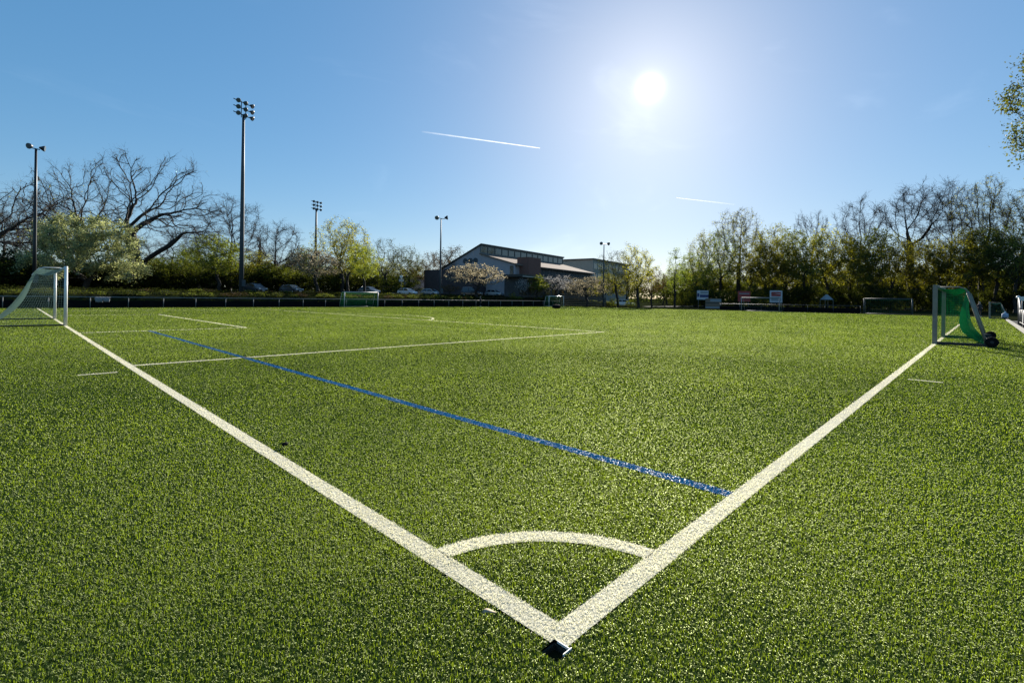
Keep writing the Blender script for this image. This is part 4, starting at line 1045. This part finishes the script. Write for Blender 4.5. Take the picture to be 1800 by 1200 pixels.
car('dark', 449, 80, 'dark blue parked car, leftmost, right beside the tallest mast', -0.5, 1.55)
car('dark', 512, 82, 'dark parked sedan left of the distant green goal', -0.45)
car('grey', 649, 90, 'grey green parked car under the bright yellow green tree', -0.5)
car('white', 716, 101, 'white parked car with brown dry shrubs in front, right of the road sign', -0.5)
car('silver', 757, 103, 'bright silver parked car just left of the slim lamp mast', -0.5)
car('black', 829, 100, 'black parked van under the broad cream blossom tree', -0.2, 1.85, True)
car('silver', 852, 110, 'bright silver parked car half hidden behind the black van', -0.6)
car('silver', 869, 106, 'bright silver parked car below the right side of the cream blossom tree', -0.6)
car('white', 887, 109, 'white parked car, nearest the ball shaped yellow shrub', -0.6)
car('white', 1098, 106, 'white car glinting between the tree trunks right of the hall', -0.3)

# ------------------------------------------------------------------ signs, boards, tent
m_red = mat('sign_red', (0.32, 0.035, 0.03), 0.5, noise=0.1); m_navy = mat('sign_navy', (0.02, 0.035, 0.13), 0.5, noise=0.1)
m_wood = mat('weathered_wood', (0.22, 0.17, 0.12), 0.85, noise=0.35, nscale=4, stretch=(1, 1, 8)); m_grey = mat('sign_grey', (0.25, 0.28, 0.30), 0.6, noise=0.15)
def board(name, px, depth, py0, py1, wpx, label, base, bands, legs=True):
    x, y = at(px, depth); z0, z1 = zt(px, py1, depth), zt(px, py0, depth); w = wpx * depth / F
    e = empty(name, (x, y, 0), YAW - math.pi / 2, label, 'sign')
    p = MB(); p.box((0, 0, (z0 + z1) / 2), (w, 0.05, z1 - z0)); p.build('panel', base, e)
    for (u0, u1, v0, v1, m) in bands:
        q = MB(); q.box(((u0 + u1 - 1) / 2 * w, -0.033, z0 + (v0 + v1) / 2 * (z1 - z0)), (w * (u1 - u0), 0.012, (z1 - z0) * (v1 - v0))); q.build('stripe', m, e)
    for s in (-0.36, 0.36):
        q = MB(); q.tube([(s * w, 0.06, -0.1), (s * w, 0.06, z1 - 0.1)], 0.04, 8); q.build('leg', M['galv'], e, smooth=True)
    return e
board('blue_board', 1235, 104, 512, 528, 20, 'blue and white advertising board at the left end of the wood', M['off_white'], [(0.25, 1, 0.25, 0.55, m_navy), (0.3, 0.95, 0.66, 0.9, m_grey), (0.02, 0.2, 0.3, 0.7, m_navy)])
board('wooden_board', 1254, 102, 526, 544.5, 28, 'low weathered wooden board below the blue and white one', m_wood, [(0, 1, 0.02, 0.22, m_grey), (0, 1, 0.55, 0.62, M['dark_steel']), (0.3, 0.98, 0.7, 0.95, m_grey)])
board('red_sign', 1308, 103, 513, 531.5, 22, 'red sign on legs behind the left post of the distant white goal', m_red, [(0.1, 0.9, 0.72, 0.8, m_grey), (0.1, 0.9, 0.3, 0.36, M['dark_steel'])])
board('white_sign', 1364, 101, 512, 533, 22, 'white framed sign with red and grey stripes by the distant white goal', M['off_white'], [(0.12, 0.88, 0.52, 0.88, m_red), (0.2, 0.85, 0.7, 0.76, M['white_paint']), (0.12, 0.88, 0.12, 0.46, m_grey)])
x, y = at(1453, 100)
tn = empty('small_tent', (x, y, 0), YAW - math.pi / 2, 'small white pointed tent roof in front of the wood', 'tent')
w = 0.85; z0, z1 = zt(1453, 528, 100), zt(1453, 519, 100)
q = MB(); q.add([(-w, -w, z0), (w, -w, z0), (w, w, z0), (-w, w, z0), (-.2, 0, z1), (.2, 0, z1)], [(0, 1, 5, 4), (1, 2, 5), (2, 3, 4, 5), (3, 0, 4), (3, 2, 1, 0)]); q.build('roof', m_grey, tn)
for sx in (-1, 1):
    for sy in (-1, 1):
        q = MB(); q.tube([(sx * w * .95, sy * w * .95, 0), (sx * w * .95, sy * w * .95, z0)], 0.03, 6); q.build('leg', M['galv'], tn)
x, y = at(705, 92); z = tz(x, y)
ts = empty('road_sign', (x, y, z), YAW - math.pi / 2, 'road sign with round disc above a pale rectangular plate', 'sign')
q = MB(); q.tube([(0, 0, 0), (0, 0, zt(705, 487, 92) - z)], 0.035, 8); q.build('post', M['galv'], ts, smooth=True)
q = MB(); q.box((0, -.05, zt(705, 494, 92) - z), (.85, .03, .5)); q.build('plate', m_pale, ts)
q = MB(); zc = zt(705, 487.5, 92) - z; q.tube([(0, -.05, zc), (0, -.07, zc)], 0.3, 16); q.build('disc', M['white_paint'], ts)
# slatted fence in front of the hall's far end
x, y = at(985, 99)
sf = empty('slat_fence', (x, y, tz(x, y)), AZB - 0.35, 'horizontal slat fence in front of the far end of the hall', 'fence')
for i in range(7):
    q = MB(); q.tube([(i * 2.2, 0, 0), (i * 2.2, 0, 2.7)], 0.05, 6); q.build('post', M['dark_steel'], sf)
q = MB()
for k in range(7): q.box((6.6, -.08, .3 + k * .37), (13.2, .03, .17))
q.build('slats', m_wood, sf)

# ------------------------------------------------------------------ shrubs on the bank
SH = [('shrub_dark', 'dark low shrub growing on the bank behind the railing'), ('shrub_brown', 'brown dry shrub growing on the bank behind the railing')]
for i in range(58):
    X = -13 + i * 1.95 + rr.uniform(-.6, .6); Y = 64.0 + rr.uniform(-0.3, 1.0)
    k, lb = SH[0 if rr.random() < .68 else 1]; s = rr.uniform(0.4, 0.75)
    plant(TR[k], X, Y, tz(X, Y) - .1, 1.15 * s, 2.9 * s, rr.uniform(0, 6.28), lb, 'low shrubs on the bank', cat='shrub')
for i in range(46):
    X = -16 + i * 2.5 + rr.uniform(-.8, .8); Y = 71.5 + rr.uniform(-1.6, 2.2)
    k, lb = SH[0 if rr.random() < .55 else 1]; s = rr.uniform(0.4, 0.75)
    plant(TR[k], X, Y, tz(X, Y) - .1, 0.85 * s, 2.6 * s, rr.uniform(0, 6.28), lb.replace('on the bank behind the railing', 'along the top of the bank before the cars'), 'shrubs along the top of the bank', cat='shrub')
for i in range(30):
    X = -34 + i * 4.4 + rr.uniform(-1, 1); Y = 93 + rr.uniform(-1.5, 1.5)
    if 60 < X < 110: continue
    plant(TR['hedge_olive'], X, Y, tz(X, Y) - .1, rr.uniform(4.2, 6.4), 7.6, rr.uniform(-.3, .3), 'olive hedge shrub in the row behind the parked cars', 'hedge row behind the parked cars', cat='shrub')
for px, tp, lb in ((778, 522, 'dark shrub at the foot of the slim lamp mast'), (792, 526, 'dark shrub just right of the slim lamp mast'), (858, 524, 'dark shrub below the cream blossom tree'), (912, 522, 'dark shrub under the thin reddish young tree'), (1078, 524, 'dark shrub left of the leaning stems'), (1108, 526, 'dark shrub beside the thick dark trunk')):
    tree_at('shrub_dark', px, tp, max(84, 92 + (px - 880) * .09 if px < 1000 else 98), 16, lb, 'dark shrubs by the far railing', cat='shrub')
tree_at('shrub_ball', 901, 512, 96, 11, 'ball shaped yellow green shrub before the hall', cat='shrub')
tree_at('shrub_ball', 808, 519, 84, 8, 'small clipped shrub left of the black van', cat='shrub')
tree_at('shrub_dark', 957, 517, 101, 10, 'upright dark shrub left of the bright crossbar', cat='shrub')
tree_at('shrub_brown', 988, 510, 104, 9, 'upright brown shrub behind the bright crossbar', cat='shrub')

# ------------------------------------------------------------------ person, bag, cones, small things
def person(name, loc, rz, label):
    e = empty(name, loc, rz, label, 'person')
    # joints (z up, facing -y): pelvis, spine, neck, head, arms, legs
    J = {'pel': (0, 0, .95), 'sp': (0, -.01, 1.15), 'ch': (0, 0, 1.36), 'nk': (0, -.01, 1.50), 'hd': (0, -.03, 1.60), 'tp': (0, -.02, 1.73),
         'shl': (-.19, 0, 1.41), 'ell': (-.26, .03, 1.14), 'wrl': (-.24, -.08, .90), 'hal': (-.235, -.10, .82), 'shr': (.19, 0, 1.41), 'elr': (.27, .02, 1.15), 'wrr': (.20, -.16, .98), 'har': (.16, -.21, .94),
         'hpl': (-.095, 0, .90), 'knl': (-.11, -.03, .50), 'anl': (-.12, .02, .09), 'tol': (-.13, -.14, .04), 'hpr': (.095, 0, .90), 'knr': (.12, -.04, .50), 'anr': (.14, .03, .09), 'tor': (.16, -.13, .04)}
    E = [('pel', 'sp'), ('sp', 'ch'), ('ch', 'nk'), ('nk', 'hd'), ('hd', 'tp'), ('ch', 'shl'), ('shl', 'ell'), ('ell', 'wrl'), ('wrl', 'hal'), ('ch', 'shr'), ('shr', 'elr'), ('elr', 'wrr'), ('wrr', 'har'),
         ('pel', 'hpl'), ('hpl', 'knl'), ('knl', 'anl'), ('anl', 'tol'), ('pel', 'hpr'), ('hpr', 'knr'), ('knr', 'anr'), ('anr', 'tor')]
    R_ = {'pel': (.16, .11), 'sp': (.15, .10), 'ch': (.17, .115), 'nk': (.055, .06), 'hd': (.078, .095), 'tp': (.05, .06), 'shl': (.065, .065), 'shr': (.065, .065), 'ell': (.045, .045), 'elr': (.045, .045), 'wrl': (.03, .03), 'wrr': (.03, .03),
          'hal': (.035, .025), 'har': (.035, .025), 'hpl': (.09, .095), 'hpr': (.09, .095), 'knl': (.06, .06), 'knr': (.06, .06), 'anl': (.045, .045), 'anr': (.045, .045), 'tol': (.045, .03), 'tor': (.045, .03)}
    ks = list(J); me = bpy.data.meshes.new('body'); me.from_pydata([J[k] for k in ks], [(ks.index(a), ks.index(b)) for a, b in E], [])
    o = bpy.data.objects.new('body', me); COL.objects.link(o); o.parent = e
    sk = o.modifiers.new('skin', 'SKIN'); sk.use_smooth_shade = True
    for i, k in enumerate(ks): me.skin_vertices[0].data[i].radius = R_[k]
    me.skin_vertices[0].data[0].use_root = True
    o.modifiers.new('sub', 'SUBSURF').levels = 1; o.modifiers['sub'].render_levels = 1
    m = bpy.data.materials.new('clothed_body'); m.use_nodes = True; n, l = m.node_tree.nodes, m.node_tree.links
    tc = n.new('ShaderNodeTexCoord'); sx = n.new('ShaderNodeSeparateXYZ'); l.new(tc.outputs['Object'], sx.inputs[0])
    cr = n.new('ShaderNodeValToRGB'); cr.color_ramp.interpolation = 'CONSTANT'
    dv = n.new('ShaderNodeMath'); dv.operation = 'DIVIDE'; dv.inputs[1].default_value = 2; l.new(sx.outputs['Z'], dv.inputs[0]); l.new(dv.outputs[0], cr.inputs[0])
    el = cr.color_ramp.elements; el[0].color = (.5, .5, .48, 1); el[1].position = .05; el[1].color = (.012, .013, .018, 1)
    for pz, c in ((.47, (.02, .022, .028)), (.735, (.45, .28, .2)), (.84, (.05, .03, .02))):
        q = el.new(pz); q.color = (*c, 1)
    l.new(cr.outputs[0], n['Principled BSDF'].inputs['Base Color']); n['Principled BSDF'].inputs['Roughness'].default_value = .8
    me.materials.append(m)
    h = MB(); h.ball((0, -.005, 1.655), .105, nu=14, nv=8, sc=(.95, 1.05, .98)); h.build('hair', mat('hair', (.35, .3, .24), .8, noise=.3), e, smooth=True)
    return e
x, y = at(1722, 56); person('person', (x, y, 0), -0.9, 'person in dark clothes standing behind the green net goal')
x, y = at(878, 80.5); pp = person('person', (x, 61.1, 0), 0.4, 'person in dark trousers standing at the railing before the hall')
bg = empty('sports_bag', (*at(978, 74), 0), YAW - 1.4, 'black sports bag lying on the far turf', 'bag')
q = MB(); q.tube([(-.62, 0, .3), (-.55, 0, .3), (0, 0, .32), (.55, 0, .3), (.62, 0, .3)], [.12, .27, .31, .27, .12], 12); q.build('body', M['rubber'], bg, smooth=True)
q = MB(); q.tube([(-.3, 0, .6), (-.15, 0, .78), (.15, 0, .78), (.3, 0, .6)], .025, 6); q.build('handle', M['rubber'], bg)
m_yel = mat('yellow_plastic', (.55, .42, .04), .5, noise=.1)
cone = None
for px, s in ((987, 1.0), (991, 1.0), (995, 1.1), (999.5, .8), (1006.5, 1.0)):
    x, y = at(px, 73)
    if cone is None:
        q = MB(); q.tube([(0, 0, 0), (0, 0, .02), (0, 0, .021), (0, 0, .3)], [.22, .22, .16, .05], 14); cone = q.build('marker_cone', m_yel); c = cone
    else: c = cone.copy(); COL.objects.link(c)
    c.location = (x, y, 0.01); c.scale = (s, s, s); tag(c, 'small yellow marker cone in the row right of the black bag', 'cone', 'marker cones right of the bag')
q = MB(); q.tube([(0, 0, .12), (0, 0, .2), (0, 0, .55), (0, 0, .62)], [.2, .26, .24, .1], 12)
lb = empty('ball_sack', (*at(1767, 49), 0), 0, 'pale blue sack leaning beside the grey mini goal', 'bag'); q.build('body', mat('sack_blue', (.35, .42, .55), .8, noise=.3, nscale=6), lb, smooth=True)
q = MB(); q.tube([(0, 0, .6), (.02, 0, .72), (.06, 0, .78)], [.06, .09, .03], 8); q.build('neck', M['white_paint'], lb)
# jackets on the railing at the left
jm = mat('jacket_cloth', (.24, .25, .26), .9, noise=.3, nscale=8); jk = None
for i, (px, l_) in enumerate(((174, 'pale jacket hanging over the railing, the left one of two'), (187, 'pale jacket hanging over the railing, the right one of two'))):
    d = 53; x, y = at(px, d); t = (61.66 - CAM[1]) / (y - CAM[1]); x = CAM[0] + (x - CAM[0]) * t
    if jk is None:
        V = []; nX = 8
        for a in range(nX + 1):
            for b_ in range(7):
                u = a / nX - .5; v = b_ / 6
                ang_ = (v - .45) * 2.2
                V.append((u * .62 * (1 + .12 * math.sin(v * 5)), -.05 * math.sin(ang_ * 1.4) - .05 + .025 * math.sin(u * 22 + v * 3), 1.1 - abs(v - .4) * .95 + .02 * math.sin(u * 15)))
        q = MB(); q.add(V, [(a * 7 + b_, (a + 1) * 7 + b_, (a + 1) * 7 + b_ + 1, a * 7 + b_ + 1) for a in range(nX) for b_ in range(6)]); jk = q.build('jacket', jm, None, True); j = jk
        sd = jk.modifiers.new('thick', 'SOLIDIFY'); sd.thickness = .02
    else: j = jk.copy(); COL.objects.link(j); j.scale = (.85, 1, .9)
    j.location = (x, 61.64, 0 if i == 0 else .1); tag(j, l_, 'jacket', 'jackets on the railing')

# ------------------------------------------------------------------ corner flag socket and debris
sk = empty('flag_socket', ((hx0 + hx1) / 2, (hy0 + hy1) / 2, 0), 0, 'square metal socket sunk in the turf at the pitch corner', 'socket')
wx, wy = (hx1 - hx0), (hy1 - hy0); q = MB()
for (cx, cy, sx, sy) in ((-wx / 2 + .004, 0, .008, wy), (wx / 2 - .004, 0, .008, wy), (0, -wy / 2 + .004, wx - .016, .008), (0, wy / 2 - .004, wx - .016, .008)): q.box((cx, cy, -.058), (sx, sy, .10))
m_pit = mat('pit_black', (0.06, 0.062, 0.05), 1.0, spec=0.0, noise=0.6, nscale=30)
q.build('wall', m_pit, sk)
q = MB(); q.box((0, 0, -.07), (wx - .017, wy - .017, .012)); q.tube([(0, 0, -.064), (0, 0, -.05)], [.026, .022], 14); q.build('base', m_pit, sk)
q = MB(); q.box((wx / 2 - .004 - wx * .18, -wy / 2 + .003, .004), (wx * .62, .0035, .010)); q.box((wx / 2 - .003 , .01 - wy * .05, .004), (.006, wy * .80, .012)) if False else None
q.box((wx / 2 - .003, -.01, .004), (.0035, wy * .78, .010)); q.build('rim', M['white_alu'], sk)
q = MB(); V = []
for i in range(7):
    t = i / 6; w_ = .013 * math.sin(math.pi * (t * .9 + .05)); V += [(t * .075, -w_, .036 + .012 * math.sin(t * 4)), (t * .075, w_, .042 + .012 * math.sin(t * 4 + .6))]
q.add(V, [(2 * i, 2 * i + 2, 2 * i + 3, 2 * i + 1) for i in range(6)])
lf = q.build('dry_leaf', mat('dry_leaf', (.45, .36, .24), .8, noise=.3, nscale=40), None, True); lf.scale = (.8, .8, .8); lf.location = (-.095, .37, 0.0); lf.rotation_euler = (.1, -.15, -.75)
sd = lf.modifiers.new('thick', 'SOLIDIFY'); sd.thickness = .002
tag(lf, 'curled pale dry leaf on the turf beside the goal line', 'leaf')
q = MB(); q.ball((0, 0, .04), .022, nu=8, nv=6, sc=(1.4, .9, .8)); cl_ = q.build('dark_clod', M['rubber'], None, True); cl_.location = (.22, 3.44, 0); tag(cl_, 'tiny dark crumb of rubber on the turf right of the goal line', 'clod')

# ------------------------------------------------------------------ far woods closing the view
def far_wood(name, arcs, label=None):
    P, S = [], []
    r = np.random.default_rng(77)
    for (p0, p1, d0, d1, hmax, n) in arcs:
        px = r.uniform(p0, p1, n); d = d0 + (d1 - d0) * (px - p0) / (p1 - p0) + r.uniform(0, 22, n)
        lat = (px - 900) / F * d
        X = CAM[0] + fw[0] * d + rt0[0] * lat; Y = CAM[1] + fw[1] * d + rt0[1] * lat
        top = hmax * (0.72 + 0.16 * np.sin(px * 0.045) + 0.12 * np.sin(px * 0.13 + 1) + 0.08 * np.sin(px * 0.31 + 2))
        Z = terr(X, Y) + top * r.random(n) ** 0.8
        P.append(np.stack([X, Y, Z], 1)); S.append(r.uniform(0.5, 1.2, n))
    P, S = np.concatenate(P), np.concatenate(S)
    V, Fq = quads(P, S, r, 1.0, 0.3)
    o = fastmesh(name, V, Fq, leaf_mat('leaf_far', (0.012, 0.02, 0.008), (0.06, 0.075, 0.022), 0.4, 0.0, 0.6), attr=np.repeat(r.random(len(P)), 4))
    return tag(o, kind='stuff')
far_wood('distant_wood', [(-420, 780, 165, 190, 9.5, 42000), (700, 1230, 215, 200, 8.5, 16000), (1180, 1900, 150, 118, 8, 20000), (1850, 2500, 112, 100, 9, 9000)])

bgr = np.random.default_rng(5); nb_ = 42000
bx_ = bgr.uniform(-40, 112, nb_); by_ = bgr.uniform(62.3, 75.5, nb_)
pt_ = np.sin(bx_ * .7) * np.sin(by_ * .9 + bx_ * .3)
V, Fq = quads(np.stack([bx_, by_, terr(bx_, by_) + bgr.random(nb_) ** 2 * (.32 + .2 * pt_)], 1), bgr.uniform(.10, .26, nb_), bgr, 1.0, 0.2)
tag(fastmesh('bank_weeds', V, Fq, leaf_mat('leaf_weed', (0.010, 0.016, 0.006), (0.06, 0.07, 0.02), 0.4, 0.0, 0.6), attr=np.repeat(np.clip(bgr.random(nb_) * .7 + .3 * pt_, 0, 1), 4)), kind='stuff')

# ------------------------------------------------------------------ contrails
m_tr = bpy.data.materials.new('ice_trail'); m_tr.use_nodes = True
n, l = m_tr.node_tree.nodes, m_tr.node_tree.links
b = n['Principled BSDF']; b.inputs['Base Color'].default_value = (1, 1, 1, 1); b.inputs['Roughness'].default_value = 1; b.inputs['Specular IOR Level'].default_value = 0
tcn = n.new('ShaderNodeTexCoord'); sxn = n.new('ShaderNodeSeparateXYZ'); l.new(tcn.outputs['Generated'], sxn.inputs[0])
tr_ = n.new('ShaderNodeBsdfTransparent'); tl_ = n.new('ShaderNodeBsdfTranslucent'); mx0 = n.new('ShaderNodeMixShader'); mx = n.new('ShaderNodeMixShader')
ramp = n.new('ShaderNodeMapRange'); ramp.inputs['From Min'].default_value = 0; ramp.inputs['From Max'].default_value = 1; ramp.inputs['To Min'].default_value = 0.02; ramp.inputs['To Max'].default_value = .42
l.new(sxn.outputs['X'], ramp.inputs[0])
l.new(b.outputs[0], mx0.inputs[1]); l.new(tl_.outputs[0], mx0.inputs[2]); mx0.inputs[0].default_value = .7
l.new(ramp.outputs[0], mx.inputs[0]); l.new(tr_.outputs[0], mx.inputs[1]); l.new(mx0.outputs[0], mx.inputs[2]); l.new(mx.outputs[0], n['Material Output'].inputs[0])
def contrail(pa, pb, depth, wpx, label):
    a_ = np.array([*at(pa[0], depth), zt(pa[0], pa[1], depth)]); b_ = np.array([*at(pb[0], depth * .92), zt(pb[0], pb[1], depth * .92)])
    L = np.linalg.norm(b_ - a_); k = 24; w_ = wpx * depth / F / 2
    q = MB(); q.tube([(L * i / k, 0, 0) for i in range(k + 1)], [w_ * (1.0 - .5 * i / k) * (1 + .15 * math.sin(i * 2.3)) for i in range(k + 1)], 8)
    o = q.build('contrail', m_tr, None, True); o.location = a_; o.rotation_euler = Vector(b_ - a_).to_track_quat('X', 'Z').to_euler()
    o.visible_shadow = True
    return tag(o, label, 'contrail', 'contrails in the sky')
contrail((738, 233), (946, 262), 6000, 3.2, 'longer white contrail left of the sun')
contrail((1290, 361), (1186, 349), 7000, 2.6, 'short faint contrail above the wood')

for k, t in TR.items():
    if not t['used']:
        for q in ('trunk', 'crown'): bpy.data.objects.remove(t[q])
